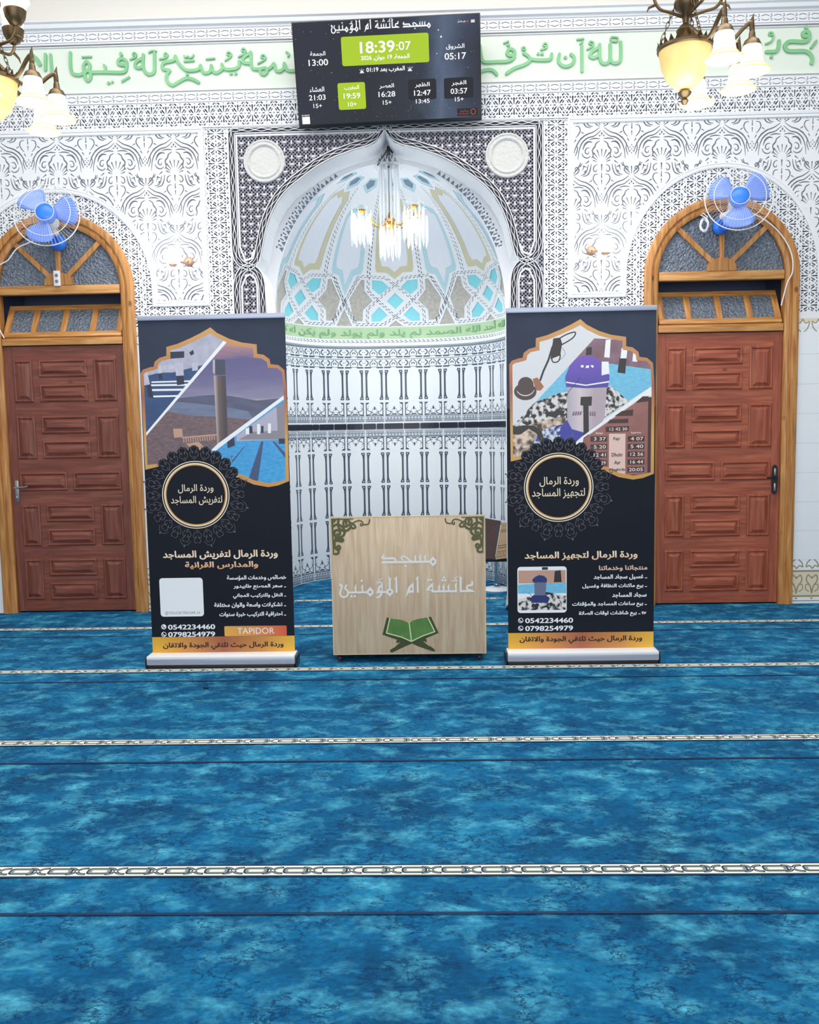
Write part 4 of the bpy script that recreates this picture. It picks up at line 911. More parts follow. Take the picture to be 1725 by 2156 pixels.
def banner(base_x, xl0, sl, xr0, sr, yb0, ybs, yt0, yts, label, nm):
    """art() turns the print's own layout grid into metres on the sheet"""
    t = thing('roll_up_banner', label, 'banner', (base_x, 4.955, 0), 'roll-up banners flanking the lectern')
    W_, Z0, Z1 = .83, .062, 1.985
    def art(ox, oy, sc):
        def f(X, Y):
            x, y = ox + X / sc, oy + Y / sc; l = xl0 - sl * (1405 - y); r = xr0 - sr * (1405 - y); u = (x - l) / (r - l); b = yb0 - ybs * u; tt = yt0 - yts * u
            return (min(max(u, 0), 1) * W_, (b - y) / (b - tt) * 1.98)
        return f
    fm = lambda u, v, h: (u, .03 - h, v)
    MB().box(-.012, -.055, .022, W_ + .012, .075, .062, .006).build('base_cassette', [M_rail], t)
    MB().box(-.010, -.060, .056, W_ + .010, .06, .075, .004).build('base_lip', [M_railw], t)
    for x in (-.022, W_ + .012): MB().box(x, -.05, .004, x + .010, .07, .066, .003).build('end_cap', [M_blk], t)
    MB().box(-.008, -.053, 0, W_ + .008, .07, .024, .002).build('foot_strip', [M_blk], t)
    MB().box(-.002, .018, 1.975, W_ + .002, .040, 2.004, .004).build('top_rail', [M_rail], t)
    MB().tube([(W_ / 2, .05, .03), (W_ / 2, .05, 1.98)], .008).build('support_pole', [M_rail], t)
    return t, art, fm, W_, Z1
GO = [(815, 185), (880, 240), (1000, 300), (1130, 340), (1280, 360), (1285, 455), (1350, 465), (1410, 510), (1420, 560), (1500, 570), (1560, 620), (1580, 800), (1590, 1000), (1612, 1760), (1500, 1805), (1400, 1822), (1250, 1795), (1130, 1740), (640, 1780), (305, 1600), (140, 1640), (105, 650), (130, 610), (200, 585), (240, 580), (250, 530), (300, 490), (370, 470), (370, 380), (480, 350), (620, 290), (720, 240)]
GI = [(815, 245), (880, 290), (1010, 350), (1130, 382), (1245, 400), (1250, 490), (1330, 502), (1383, 540), (1393, 597), (1490, 603), (1535, 645), (1552, 800), (1560, 1000), (1578, 1745), (1500, 1765), (1400, 1780), (1250, 1750), (1130, 1690), (640, 1740), (300, 1575), (163, 1590), (138, 655), (160, 635), (232, 618), (278, 602), (288, 552), (322, 522), (410, 502), (408, 418), (500, 392), (640, 332), (740, 285)]
def sheet(t, art, fm, ox, oy, pics, mats, ring, ringr):
    A = art(ox, oy, 4.929); P = lambda q: [A(x, y) for x, y in q]
    W_, Z0, Z1 = .83, .06, 1.98
    ls = [(0, 0, [rect(0, Z0, W_, Z1)]), (1, 0, [rect(0, 1.25, W_, Z1)])]
    inn = P(GI); outer = [rect(-.02, Z0 - .02, W_ + .02, Z1 + .02)]
    fr = []
    for m, polys in pics: ls.append((m, 0, polys))
    # navy ground and gold frame laid over the pictures
    ls.append((1, 0, [rect(0, 1.45, W_, Z1)], [inn])); ls.append((0, 0, [rect(0, Z0, W_, 1.45)], [inn])); ls.append((2, 0, [P(GO)], [inn]))
    cx, cz = ring
    sc_ = []
    for i in range(24):
        a = 2 * pi * i / 24; sc_.append(circ(cx + ringr * 1.34 * cos(a), cz + ringr * 1.34 * sin(a), ringr * .17, 10))
    ls.append((0, 0, [circ(cx, cz, ringr * 1.36, 48)] + sc_))
    fil = []
    for i in range(24):
        a0 = 2 * pi * i / 24
        Q = lambda pts: [(cx + ringr * r * cos(a0 + b), cz + ringr * r * sin(a0 + b)) for r, b in pts]
        for s in (1, -1):
            fil += stroke(Q(cr([(1.08, 0), (1.14, s * .05), (1.22, s * .10), (1.30, s * .09), (1.31, s * .04), (1.25, s * .035)], 3)), ringr * .014, joint=False)
            fil += stroke(Q(cr([(1.30, s * .02), (1.38, s * .07), (1.47, s * .05), (1.46, s * .01)], 3)), ringr * .014, joint=False)
        if i % 2: fil += stroke(Q(cr([(1.44, -.12), (1.56, -.06), (1.58, 0), (1.56, .06), (1.44, .12)], 3)), ringr * .012, joint=False); fil.append(Q([(1.62, -.02), (1.66, 0), (1.62, .02), (1.58, 0)]))
        fil.append(Q([(1.16, -.012), (1.20, 0), (1.16, .012), (1.12, 0)]))
    ls.append((3, 0, fil))
    ls.append((4, 0, [circ(cx, cz, ringr * 1.03, 64)], [circ(cx, cz, ringr * 1.005, 64)])); ls.append((4, 0, [circ(cx, cz, ringr * .97, 64)], [circ(cx, cz, ringr * .915, 64)])); ls.append((2, 0, [circ(cx, cz, ringr * .925, 64)], [circ(cx, cz, ringr * .895, 64)])); ls.append((0, 0, [circ(cx, cz, ringr * 1.005, 64)], [circ(cx, cz, ringr * .97, 64)])); ls.append((0, 0, [circ(cx, cz, ringr * .895, 64)]))
    s = relief('printed_sheet', ls, mats, fm, t, skirt=-.002)
    return s
def words(t, sheet_, fm, art, L):
    A = art(0, 0, 1)
    for tx_, x0, x1, yc, hh, m, b in L:
        (u0, v0), (u1, v1) = A(x0, yc), A(x1, yc); k = hh / 2 * .0027
        lettering('lettering', tx_, u0, u1, v0 - k + (v1 - v0) / 2, v0 + k + (v1 - v0) / 2, m, fm, .0006, sheet_, b)
def icon(x, z, r): return [circ(x, z, r, 20)], stroke(cr([(x - r * .45, z + r * .45), (x - r * .3, z - r * .1), (x + r * .1, z - r * .4), (x + r * .45, z - r * .4)], 4), r * .32, cap=True)

# left banner
bl, artl, fml, W_, _ = banner(-1.637, 320, .0314, 622, .0341, 1405, 5, 672, 4, 'black and gold roll-up banner left of lectern, showing a tall minaret at dusk', 'l')
A = artl(280, 650, 4.929); P = lambda *q: [A(x, y) for x, y in q]
sky = grad('dusk_sky_print', [(0, '#6F6A70'), (.12, '#5B5B78'), (.28, '#4D5684'), (.40, '#D8CBB4'), (.52, '#8C86A2'), (.70, '#6A648E'), (.85, '#5E5A8A'), (1, '#C08C86')], 'Z', 1.22, 1.84, .4, noise=.16, nscale=5, nstretch=(1.2, 1, 6))
hill = mat('slate_hill_print', '#4C4E66', .4, noise=.6, nscale=9, nstretch=(1, 1, 4), col2='#5F6480'); water = mat('pale_plain_print', '#7F8AA6', .4, noise=.6, nscale=6, nstretch=(1, 1, 6), col2='#5D6782')
city = mat('brown_city_print', '#54404A', .4, noise=.8, nscale=40, nstretch=(1, 1, 2.5), col2='#8A7274'); mina = grad('minaret_print', [(0, '#6E5C58'), (.35, '#B9A9A4'), (.6, '#6B5A58'), (1, '#4A4048')], 'X', .395, .47, .4); mind = mat('minaret_head_print', '#3F4658', .4); minl = mat('minaret_light_print', '#B8B4BC', .4)
hall = mat('pale_hall_print', '#C4C4D2', .4, noise=.7, nscale=25, col2='#9C9CB4'); bluef = mat('deep_blue_floor_print', '#26406A', .4, noise=.7, nscale=12, nstretch=(1, 1, 3), col2='#345684'); colm = mat('lilac_column_print', '#A9AAC0', .4, noise=.6, nscale=30, nstretch=(4, 1, .5), col2='#D2D2DE'); cold = mat('dark_column_print', '#232C44', .4)
cyan = mat('bright_blue_carpet_print', '#1E86CC', .4, noise=.7, nscale=40, nstretch=(1, 1, 2), col2='#4DB4E6'); cyd = mat('dark_blue_row_print', '#39517A', .4); beg = mat('grey_wall_print', '#8C8690', .4); tan = mat('tan_pillar_print', '#C69A84', .4); lil = mat('lilac_wall_print', '#B4B0C2', .4)
p1_ = [(15, [P((100, 180), (1000, 180), (100, 1350))])]
pl_ = [(7, [P((100, 180), (1650, 180), (1650, 1850), (100, 1850))]),
       (8, [P((300, 1000), (500, 900), (700, 880), (850, 870), (1000, 880), (1150, 905), (1280, 930), (1620, 900), (1620, 1200), (300, 1200))]), (9, [P((300, 1000), (480, 940), (700, 960), (1000, 1000), (1200, 1040), (1250, 1130), (1000, 1120), (400, 1060))]),
       (10, [P((130, 1300), (350, 1030), (600, 1080), (900, 1095), (1250, 1130), (1250, 1500), (900, 1800), (130, 1800))]),
       (14, [P((520, 1300), (880, 1270), (880, 1285), (520, 1315)), P((430, 1215), (520, 1215), (530, 1300), (440, 1310)), P((560, 1370), (690, 1350), (780, 1440), (640, 1450))] + [P((530 + i * 24, 1310 - i * 2), (540 + i * 24, 1310 - i * 2), (544 + i * 24, 1360 - i * 2), (534 + i * 24, 1360 - i * 2)) for i in range(14)]),
       (11, [P((845, 670), (968, 680), (990, 1340), (880, 1400))]), (12, [P((860, 508), (962, 512), (965, 668), (860, 665))]), (13, [P((838, 515), (860, 510), (860, 665), (838, 640))]),
       (15, [P((100, 180), (960, 180), (960, 330), (155, 1275), (100, 1300))]),
       (16, [P((100, 690), (300, 640), (430, 640), (760, 560), (790, 560), (155, 1270), (100, 1300))]),
       (6, [P((215 + 0, 730), (640, 720), (640, 735), (215, 745)), P((210, 760), (600, 755), (590, 775), (210, 778)), P((215, 808), (560, 805), (545, 825), (215, 828)), P((220, 875), (500, 870), (490, 888), (220, 893))]),
       (18, [P((165, 760), (210, 760), (235, 900), (180, 890)), P((465, 670), (540, 670), (550, 760), (475, 770)), P((410, 430), (550, 425), (550, 490), (410, 500)), P((285, 640), (320, 640), (330, 710), (290, 712)), P((600, 440), (640, 410), (650, 450), (620, 470))]),
       (17, [P((130, 640), (175, 640), (200, 760), (140, 770)), P((455, 540), (535, 540), (545, 670), (465, 675)), P((280, 575), (320, 570), (325, 645), (280, 650)), P((625, 545), (690, 535), (685, 620), (630, 625)), P((330, 570), (450, 560), (450, 600), (330, 615))]),
       (20, [P((820, 1430), (1600, 895), (1660, 1300), (1660, 1850), (820, 1850))]),
       (22, [P((1075, 1290), (1240, 1170), (1460, 1010), (1600, 930), (1600, 1330), (1075, 1345))]), (21, [P((1480, 990), (1600, 930), (1600, 1360), (1500, 1360)), P((1240, 1250), (1500, 1240), (1500, 1330), (1100, 1330))]),
       (6, [P((1170, 1215), (1205, 1210), (1205, 1275), (1170, 1275)), P((1285, 1170), (1315, 1170), (1315, 1275), (1285, 1275)), P((1395, 1165), (1425, 1165), (1425, 1265), (1395, 1265))]), (18, [P((1205, 1190), (1235, 1190), (1240, 1265), (1205, 1265)), P((1325, 1190), (1350, 1190), (1350, 1262), (1325, 1262)), P((1505, 1320), (1600, 1320), (1600, 1375), (1505, 1375)), P((980, 1350), (1050, 1300), (1060, 1390), (985, 1420))]),
       (19, [P((1325, 1350), (1350, 1350), (1290, 1790), (1180, 1790)), P((1440, 1350), (1460, 1350), (1600, 1500), (1600, 1560)), P((1150, 1400), (1160, 1400), (1040, 1560), (1020, 1560))]),
       (6, [P((945, 322), (978, 338), (152, 1292), (148, 1262)), P((1552, 880), (1556, 918), (860, 1445), (815, 1440), (880, 1375))])]
matsl = [M_navyp, M_navyt, M_goldp, M_fil, M_cream, M_pink, M_white, sky, hill, water, city, mina, mind, minl, tan, hall, bluef, colm, cold, cyd, cyan, beg, lil]
A1 = artl(0, 0, 1)
rc = A1(413, 1036); sl_ = sheet(bl, artl, fml, 280, 650, pl_, matsl, rc, .188)
c0 = A1(337, 1298); c1 = A1(426, 1213); b0 = A1(472, 1340); b1 = A1(603, 1316)
relief('white_card', [(0, .0005, [rrect(c0[0], c0[1], c1[0], c1[1], .018)])], [M_white], fml, sl_, 'white rounded card')
relief('gold_band', [(0, .0005, [rect(0, .062, W_, .168)])], [M_bandp], fml, sl_, 'gold band')
relief('orange_box', [(0, .0005, [rrect(b0[0], b0[1], b1[0], b1[1], .006)])], [M_box], fml, sl_, 'orange box')
ic = icon(*A1(343, 1320), .015); relief('phone_icon', [(0, .0006, ic[0]), (1, .0006, ic[1])], [M_white, M_navyp], fml, sl_)
ic = icon(*A1(343, 1336.5), .015); relief('phone_icon', [(0, .0006, ic[0]), (1, .0006, [circ(A1(343, 1336.5)[0], A1(343, 1336.5)[1], .0115, 20)]), (0, .0006, ic[1])], [M_white, M_navyp], fml, sl_)
words(bl, sl_, fml, artl, [('وردة الرمال', 376, 450, 1023, 19, M_cream, .004), ('لتفريش المساجد', 361, 468, 1048, 20, M_cream, .004),
    ('وردة الرمال لتفريش المساجد', 343, 584, 1163.5, 20, M_goldt, .028), ('والمدارس القرانية', 389, 543, 1186, 17, M_goldt, .028), ('خصائص وخدمات المؤسسة', 477, 602, 1213, 12, M_white, .03),
    ('ـ سعر المصنع طابيدور', 491, 602, 1232, 12, M_white, .03), ('ـ النقل وللتركيب المجاني', 490, 602, 1252, 12, M_white, .03), ('ـ تشكيلات واسعة والوان مختلفة', 450, 602, 1272, 12, M_white, .03), ('ـ احترافية التركيب خبرة سنوات', 461, 602, 1292, 12, M_white, .03),
    ('0542234460', 352, 452, 1320, 11, M_white, .03), ('0798254979', 352, 452, 1336, 11, M_white, .03), ('TAPIDOR', 499, 577, 1328, 13, M_white, .0), ('@YOUCEF.FEKHAR.16', 346, 420, 1290, 8, mat('grey_print', '#7A7F88', .4), 0),
    ('وردة الرمال حيث تلتقي الجودة والاتقان', 341, 597, 1361, 17, M_brown, .028)])

# right banner
br, artr, fmr, W_, _ = banner(.427, 1070, .0014, 1379, .004, 1397, 3, 661, 9, 'black and gold roll-up banner right of lectern, showing a blue and white vacuum cleaner', 'r')
A = artr(1050, 650, 4.929); P = lambda *q: [A(x, y) for x, y in q]
# the same frame outline, shifted to this sheet's grid
shf = lambda q: [(x + 28 - .024 * (y - 200), y - 72) for x, y in q]
GO_, GI_ = GO, GI; GO, GI = shf(GO_), shf(GI_)
pbg = mat('pale_grey_print', '#DCDDE0', .4); pdk = mat('charcoal_print', '#2B2629', .4); pbr = mat('brown_machine_print', '#4E3B38', .4); ptan = mat('copper_print', '#A06C48', .4); vio = grad('violet_blue_print', [(0, '#2E36A0'), (.6, '#3B3896'), (1, '#6E4DB8')], 'Z', 1.2, 1.72, .35); vbody = grad('vacuum_body_print', [(0, '#8F8494'), (.3, '#B9AEBB'), (.6, '#D6C8CE'), (1, '#B7A6AE')], 'X', .29, .49, .4)
lcar = mat('light_blue_carpet_print', '#4FAFD6', .4, noise=.7, nscale=35, nstretch=(1, 1, 3), col2='#8ACFE8'); rugm = mat('patterned_rug_print', '#1D1F2A', .4, noise=.12, nscale=42, col2='#E2DED8'); rugb = mat('blue_rug_print', '#123C86', .4, noise=.16, nscale=42, col2='#D6DCE6'); rugs = mat('sandy_rug_print', '#4A3528', .4, noise=.2, nscale=26, col2='#E5CDB8')
hallr = mat('mauve_hall_print', '#6E4F5C', .4, noise=.7, nscale=14, col2='#957484'); clk = mat('maroon_clock_print', '#8A5148', .4, noise=.6, nscale=8, col2='#A06C64'); clkd = mat('dark_maroon_print', '#431F20', .4); clkp = mat('pale_clock_print', '#E8C4B8', .4)
pr_ = [(7, [P((60, 80), (1660, 80), (1660, 1800), (60, 1800))]),
       (15, [P((985, 305), (1280, 320), (1290, 380), (1660, 480), (1660, 620), (700, 620))]), (16, [P((700, 600), (1150, 560), (1660, 620), (1660, 760), (1330, 945), (390, 960))]),
       (6, [P((1100, 320), (1150, 315), (1140, 500), (1085, 495)), P((1260, 400), (1320, 400), (1310, 510), (1250, 505)), P((1380, 420), (1420, 430), (1420, 540), (1370, 535))]), (8, [P((1240, 505), (1310, 505), (1300, 660), (1220, 650)), P((905, 400), (960, 390), (960, 470), (900, 480))]),
       (17, [P((640, 860), (1150, 780), (1340, 945), (900, 1240), (120, 1240), (380, 960))]), (19, [P((120, 1240), (700, 1090), (700, 1200), (480, 1240), (300, 1600), (120, 1600))]), (18, [P((480, 1235), (760, 1150), (900, 1350), (700, 1480), (350, 1500), (380, 1330))]),
       (8, [P((130, 1220), (260, 1195), (370, 1195), (450, 1250), (490, 1380), (440, 1390), (400, 1280), (320, 1230), (230, 1290), (130, 1290)), P((500, 1090), (600, 1040), (690, 1040), (680, 1070), (560, 1110))]),
       (7, [P((60, 80), (900, 80), (985, 305), (700, 620), (390, 955), (130, 1190), (60, 1190))]),
       (11, [P((640, 1220), (720, 1120), (880, 1240), (900, 1370), (780, 1400), (640, 1320)), P((850, 490), (960, 480), (1040, 530), (1090, 600), (1140, 680), (1140, 740), (1120, 800), (900, 815), (700, 800), (690, 700), (730, 600), (780, 530))]),
       (12, [P((712, 800), (900, 812), (1115, 800), (1095, 1100), (1060, 1180), (900, 1270), (760, 1230), (712, 1140))]), (6, [P((1060, 540), (1130, 540), (1140, 660), (1060, 680)), P((700, 745), (900, 775), (1140, 735), (1140, 750), (900, 788), (700, 758)), P((850, 575), (880, 580), (875, 600), (850, 600)), P((905, 580), (935, 580), (930, 605), (895, 605)), P((950, 575), (980, 580), (975, 605), (955, 595))]),
       (15, [P((762 + i * 24, 1092 - i * 2), (776 + i * 24, 1050 - i), (790 + i * 24, 1050 - i), (782 + i * 24, 1092 - i * 2)) for i in (0, 1, 2, 3)] + [P((940 + i * 22, 1092 + i * 2), (944 + i * 22, 1048 + i), (956 + i * 22, 1048 + i), (958 + i * 22, 1092 + i * 2)) for i in (0, 1, 2)]),
       (8, [P((850, 900), (965, 895), (960, 990), (930, 990), (935, 1290), (880, 1330), (875, 990), (845, 985))] + [p for q in ([(700, 960), (720, 860), (800, 760), (840, 700)],) for p in stroke(P(*cr(q, 5)), .003)]),
       (8, stroke(P((435, 740), (470, 640), (520, 530), (560, 400), (600, 320)), .011) + stroke(P(*cr([(600, 330), (700, 270), (790, 245), (770, 300), (660, 370), (600, 400), (640, 470), (620, 540), (560, 540), (560, 430)], 5)), .007) + [P((570, 310), (640, 300), (660, 360), (640, 480), (540, 520))] + stroke(P(*cr([(620, 540), (690, 470), (660, 400)], 4)), .002)),
       (10, [P((360, 720), (410, 705), (475, 800), (440, 840), (390, 835))]), (9, [P(*circ(285, 850, 115, 24, 88)), P(*circ(290, 780, 80, 24, 78))]),
       (7, [P(*arc(285, 790, 100, 2.6, .4, 12, 96), *arc(285, 800, 100, .4, 2.6, 12, 96))]),
       (9, [P(*circ(290, 775, 78, 24, 74))]),
       (13, [P((1640, 880), (1440, 930), (1330, 1010), (880, 1330), (850, 1420), (900, 1800), (1660, 1800), (1660, 880))]),
       (14, [P((1480, 890), (1540, 890), (1540, 940), (1400, 960)), P((1535, 900), (1580, 900), (1585, 1700), (1535, 1700)), P((1220, 1050), (1385, 1025), (1380, 1090), (1190, 1095)), P((1150, 1130), (1335, 1120), (1335, 1165), (1120, 1170)), P((1105, 1205), (1345, 1195), (1340, 1250), (1105, 1260))] +
            [P((950, 1305 + i * 83), (1120, 1300 + i * 83), (1120, 1355 + i * 83), (950, 1360 + i * 83)) for i in range(4)] + [P((1330, 1300 + i * 80), (1503, 1297 + i * 80), (1503, 1352 + i * 80), (1330, 1357 + i * 80)) for i in range(6)]),
       (20, [P((1140, 1275), (1308, 1275), (1308, 1710), (1140, 1700))]),
       (6, [P((1560, 790), (1575, 830), (1575, 880), (1480, 890), (880, 1320), (860, 1420), (835, 1390), (795, 1390), (800, 1365), (860, 1310))])]
matsr = [M_navyp, M_navyt, M_goldp, M_fil, M_cream, M_pink, M_white, pbg, pdk, pbr, ptan, vio, vbody, clk, clkd, hallr, lcar, rugm, rugb, rugs, clkp]
A1 = artr(0, 0, 1); rc = A1(1177, 1022)
sr_ = sheet(br, artr, fmr, 1050, 650, pr_, matsr, rc, .190)
GO, GI = GO_, GI_
M_led = mat('pale_led_print', '#F6E4DC', .4)
A2 = artr(1050, 650, 4.929)
def small(tx_, x0, x1, y0, y1, m, b=0):
    (u0, v0), (u1, v1) = A2(x0, y1), A2(x1, y0); lettering('lettering', tx_, u0, u1, v0, v1, m, fmr, .0006, sr_, b)
for i, (a, b) in enumerate((('3 37', '4 07'), ('5 20', '5 40'), ('12 41', '12 56'))): small(a, 985, 1108, 1310 + i * 83, 1348 + i * 83, M_led, .01); small(b, 1360, 1490, 1306 + i * 80, 1344 + i * 80, M_led, .01)
small('16 44', 1360, 1490, 1546, 1584, M_led, .01); small('20:05', 1345, 1488, 1626, 1664, M_led, .01); small('12 42 30', 1145, 1325, 1210, 1245, M_led, .01); small('29', 1060, 1108, 1560, 1595, M_led, .01)
for w_, x0, x1, y in (('Fajr', 1185, 1255, 1330), ('Dhuhr', 1168, 1282, 1492), ('Asr', 1195, 1260, 1572), ('Maghrib', 1148, 1305, 1650)): small(w_, x0, x1, y - 20, y + 20, clkd, .02)
small('Azan', 1000, 1078, 1258, 1282, M_led, .01); small('Iqama', 1365, 1465, 1252, 1278, M_led, .01)
c0 = A1(1090, 1291); c1 = A1(1194, 1190); cu = lambda x, y: (c0[0] + x * (c1[0] - c0[0]), c0[1] + y * (c1[1] - c0[1]))
relief('photo_card', [(0, .0005, [rrect(c0[0], c0[1], c1[0], c1[1], .018)])] + [(m, .0005, [[cu(*p) for p in q] for q in qs]) for m, qs in (
    (2, [[(.02, .64), (.98, .64), (.98, .92), (.02, .92)]]), (6, [[(.50, .93), (.62, .93), (.62, .99), (.50, .99)], [(.74, .66), (.90, .66), (.88, .92), (.76, .90)]]), (3, [[(.01, .42), (.99, .42), (.99, .65), (.01, .62)]]), (4, [[(.02, .06), (.98, .06), (.99, .36), (.6, .45), (.02, .30)]]),
    (5, [[(.30, .22), (.62, .22), (.66, .32), (.56, .40), (.34, .40), (.26, .32)], [(.32, .66), (.60, .66), (.60, .74), (.54, .80), (.44, .82), (.36, .78), (.30, .72)]]), (7, [[(.35, .38), (.57, .38), (.59, .66), (.34, .66)]]), (6, stroke([cu(*p) for p in cr([(.58, .56), (.70, .50), (.82, .36), (.84, .22), (.74, .12), (.56, .10), (.52, .14), (.62, .17), (.80, .14), (.94, .12)], 5)], .010)))],
    [M_white, M_pink, tan, lcar, rugm, mat('navy_vacuum_print', '#232F6E', .4), pdk, mat('grey_vacuum_print', '#6A708A', .4)], fmr, sr_, 'small photo of a vacuum cleaner')
relief('gold_band', [(0, .0005, [rect(0, .062, W_, .168)])], [M_bandp], fmr, sr_, 'gold band')
for y in (1307, 1324):
    ic = icon(*A1(1096.5, y), .015); relief('phone_icon', [(0, .0006, ic[0]), (1, .0006, [circ(A1(1096.5, y)[0], A1(1096.5, y)[1], .0115, 20)]), (0, .0006, ic[1])], [M_white, M_navyp], fmr, sr_)
words(br, sr_, fmr, artr, [('وردة الرمال', 1137, 1219, 1010, 21, M_cream, .004), ('لتجهيز المساجد', 1121, 1232, 1035, 22, M_cream, .004), ('وردة الرمال لتجهيز المساجد', 1105, 1343, 1167, 19, M_goldt, .028), ('منتجاتنا وخدماتنا', 1262, 1364, 1194, 13, M_pink, .03),
    ('ـ غسيل سجاد المساجد', 1251, 1364, 1213, 12, M_white, .03), ('ـ بيع ماكنات النظافة وغسيل', 1227, 1364, 1233, 12, M_white, .03), ('سجاد المساجد', 1290, 1363, 1252, 12, M_white, .03), ('ـ بيع ساعات المساجد والمؤقتات', 1206, 1364, 1272, 12, M_white, .03), ('tv ـ بيع شاشات اوقات الصلاة', 1220, 1363, 1292, 12, M_white, .03),
    ('0542234460', 1106, 1208, 1307, 11, M_white, .03), ('0798254979', 1106, 1208, 1324, 11, M_white, .03), ('وردة الرمال حيث تلتقي الجودة والاتقان', 1094, 1355, 1349, 17, M_brown, .028)])
# ---------------------------------------------------------------- prayer-times screen
tv = thing('wall_screen', 'wide black screen above the niche showing prayer times, tilted forward', 'screen', (-.260, 6.335, 3.800))
tvr = struct_child('screen_body', tv, (0, 0, 0))
tvm = Matrix.Rotation(math.radians(-1.2), 3, 'Y') @ Matrix.Rotation(math.radians(13.5), 3, 'X')
tvr.rotation_euler = tvm.to_euler()
TWD, THT = 1.285, .668
E_bl = lambda n, c, s, **k: mat(n, c, .3, emit=s, screen=True, **k)
M_scr = grad('night_sky_screen', [(0, '#1A2030'), (.45, '#151924'), (.62, '#1E2836'), (.75, '#4E5E78'), (.86, '#2A3448'), (1, '#141A28')], 'X', -.7, .75, .2, emit=1.0, noise=.42, nscale=2.2)
M_lime2 = E_bl('lime_screen', '#AFD11C', .95); M_wscr = E_bl('white_screen', '#F4F6F8', 1.15); M_dscr = E_bl('dark_screen', '#10141E', 1); M_oscr = E_bl('orange_screen', '#D8603A', .8)
MB().box(-TWD / 2, 0, -THT / 2, TWD / 2, .045, THT / 2, .006).build('casing', mat('black_screen_casing', '#0E0F12', .3), tvr)
MB().box(-.28, .045, -.18, .28, .09, .18, .01).build('wall_mount', M_blk, tvr)
fs_ = lambda u, v, h: (u, -h, v)
B = lambda X, Y: (((X - 125 - (Y - 180) * .06) / (1480 - (Y - 97) * .03) - .5) * TWD, THT / 2 - (Y - (180 - (X - 125) * .056)) / (832 + (X - 125) * .022) * THT)
q4 = lambda x0, y0, x1, y1, r=.014: rrect(B(x0, y1)[0], min(B(x0, y1)[1], B(x1, y1)[1]), B(x1, y0)[0], max(B(x0, y0)[1], B(x1, y0)[1]), r)
stars = []; random.seed(11)
for i in range(150): stars.append(circ(random.uniform(-.62, .62), random.uniform(-.30, .31), random.choice([.0008, .0010, .0014]), 6))
stars += [circ(*B(1297, 288), .006, 10), circ(*B(1275, 235), .004, 8), circ(*B(1265, 420), .003, 8)]
def bx(cx, cy, w, h, r=.014): x, z = B(cx, cy); w *= TWD / 1480; h *= THT / 845; return rrect(x - w / 2, z - h / 2, x + w / 2, z + h / 2, r)
relief('picture', [(0, .0015, [rect(-TWD / 2 + .008, -THT / 2 + .022, TWD / 2 - .008, THT / 2 - .008)]), (2, .0015, stars), (3, .0015, [bx(1152, 705, 225, 165), bx(1440, 695, 235, 165), bx(1510, 892, 165, 60, .004)]), (1, .0015, [bx(860, 388, 690, 228), bx(596, 753, 220, 215)]), (2, .0015, [bx(231, 945, 62, 58, .001)]),
                   (4, .0015, [circ(*B(1500, 167), .006, 10)]), (2, .0015, [bx(1543, 157, 30, 5, .001), bx(1543, 165, 30, 5, .001), bx(1543, 173, 30, 5, .001)]), (4, .0015, [circ(*B(1556, 890), .019, 20)], [circ(*B(1556, 890), .015, 20)])],
       [M_scr, M_lime2, M_wscr, M_dscr, M_oscr], fs_, tvr)
def tvt(tx_, cx, cy, w, h, m=M_wscr, b=.006):
    x, z = B(cx, cy); w *= TWD / 1480; h *= THT / 845; lettering('lettering', tx_, x - w / 2, x + w / 2, z - h / 2, z + h / 2, m, fs_, .0022, tvr, b)
sc_ = 785 / 2350 * TWD / 1480; x0_, z0_ = B(436, 262)
KT = lambda x, y, i: (x0_ + (x + (1180 if i else 0) - 60) * sc_, z0_ + .012 - (y + (355 if i else 0) - 574) * sc_ * 1.05)
relief('screen_title', [(0, .0022, [[KT(x, y, i < KN[0]) for x, y in p] for i, p in enumerate(KP)], [[KT(x, y, i < KN[1]) for x, y in p] for i, p in enumerate(KH)])], [M_wscr], fs_, tvr)
relief('screen_title_mark', [(0, .0024, [[KT(x, y, False) for x, y in p] for p in stroke([(966, 348), (1026, 340)], 11) + stroke(cr([(1014, 292), (992, 294), (986, 312), (1014, 328)], 4), 10)])], [M_wscr], fs_, tvr)
tvt('18:39', 798, 368, 275, 92, b=.018); tvt(':07', 1003, 358, 115, 66, b=.004); tvt('الجمعة, 19 جوان, 2026', 860, 450, 385, 45, b=.01); tvt('المغرب بعد 01:19', 863, 545, 305, 46, b=.015)
tvt('الجمعة', 330, 423, 122, 42); tvt('13:00', 334, 488, 155, 50, b=.01); tvt('الشروق', 1408, 366, 145, 45); tvt('05:17', 1410, 440, 170, 52, b=.01)
for nm, tm, ex, cx, cy in (('العشاء', '21:03', '15+', 322, 762), ('المغرب', '19:59', '10+', 597, 751), ('العصر', '16:28', '15+', 873, 740), ('الظهر', '12:47', '13:45', 1154, 732), ('الفجر', '03:57', '15+', 1442, 720)):
    tvt(nm, cx - 2, cy - 63, 118, 42); tvt(tm, cx, cy, 134, 43, b=.01); tvt(ex, cx + 3, cy + 67, 70 if len(ex) < 4 else 110, 34)
tvt('غير متصل', 1455, 168, 62, 20); tvt('ID 02623', 228, 905, 60, 13)
tvt('وردة الرمال', 1486, 885, 66, 15, M_oscr); tvt('لتجهيز المساجد', 1480, 905, 80, 15, M_oscr)
for cx, cy in ((676, 555), (1054, 540)):
    x, z = B(cx, cy); relief('sunset_mark', [(0, .0022, [arc(x, z - .008, .011, 0, pi, 8), rect(x - .015, z - .014, x + .015, z - .010)] + stroke([(x, z + .006), (x, z + .014)], .003) + stroke([(x - .010, z + .003), (x - .014, z + .010)], .003) + stroke([(x + .010, z + .003), (x + .014, z + .010)], .003))], [M_wscr], fs_, tvr)

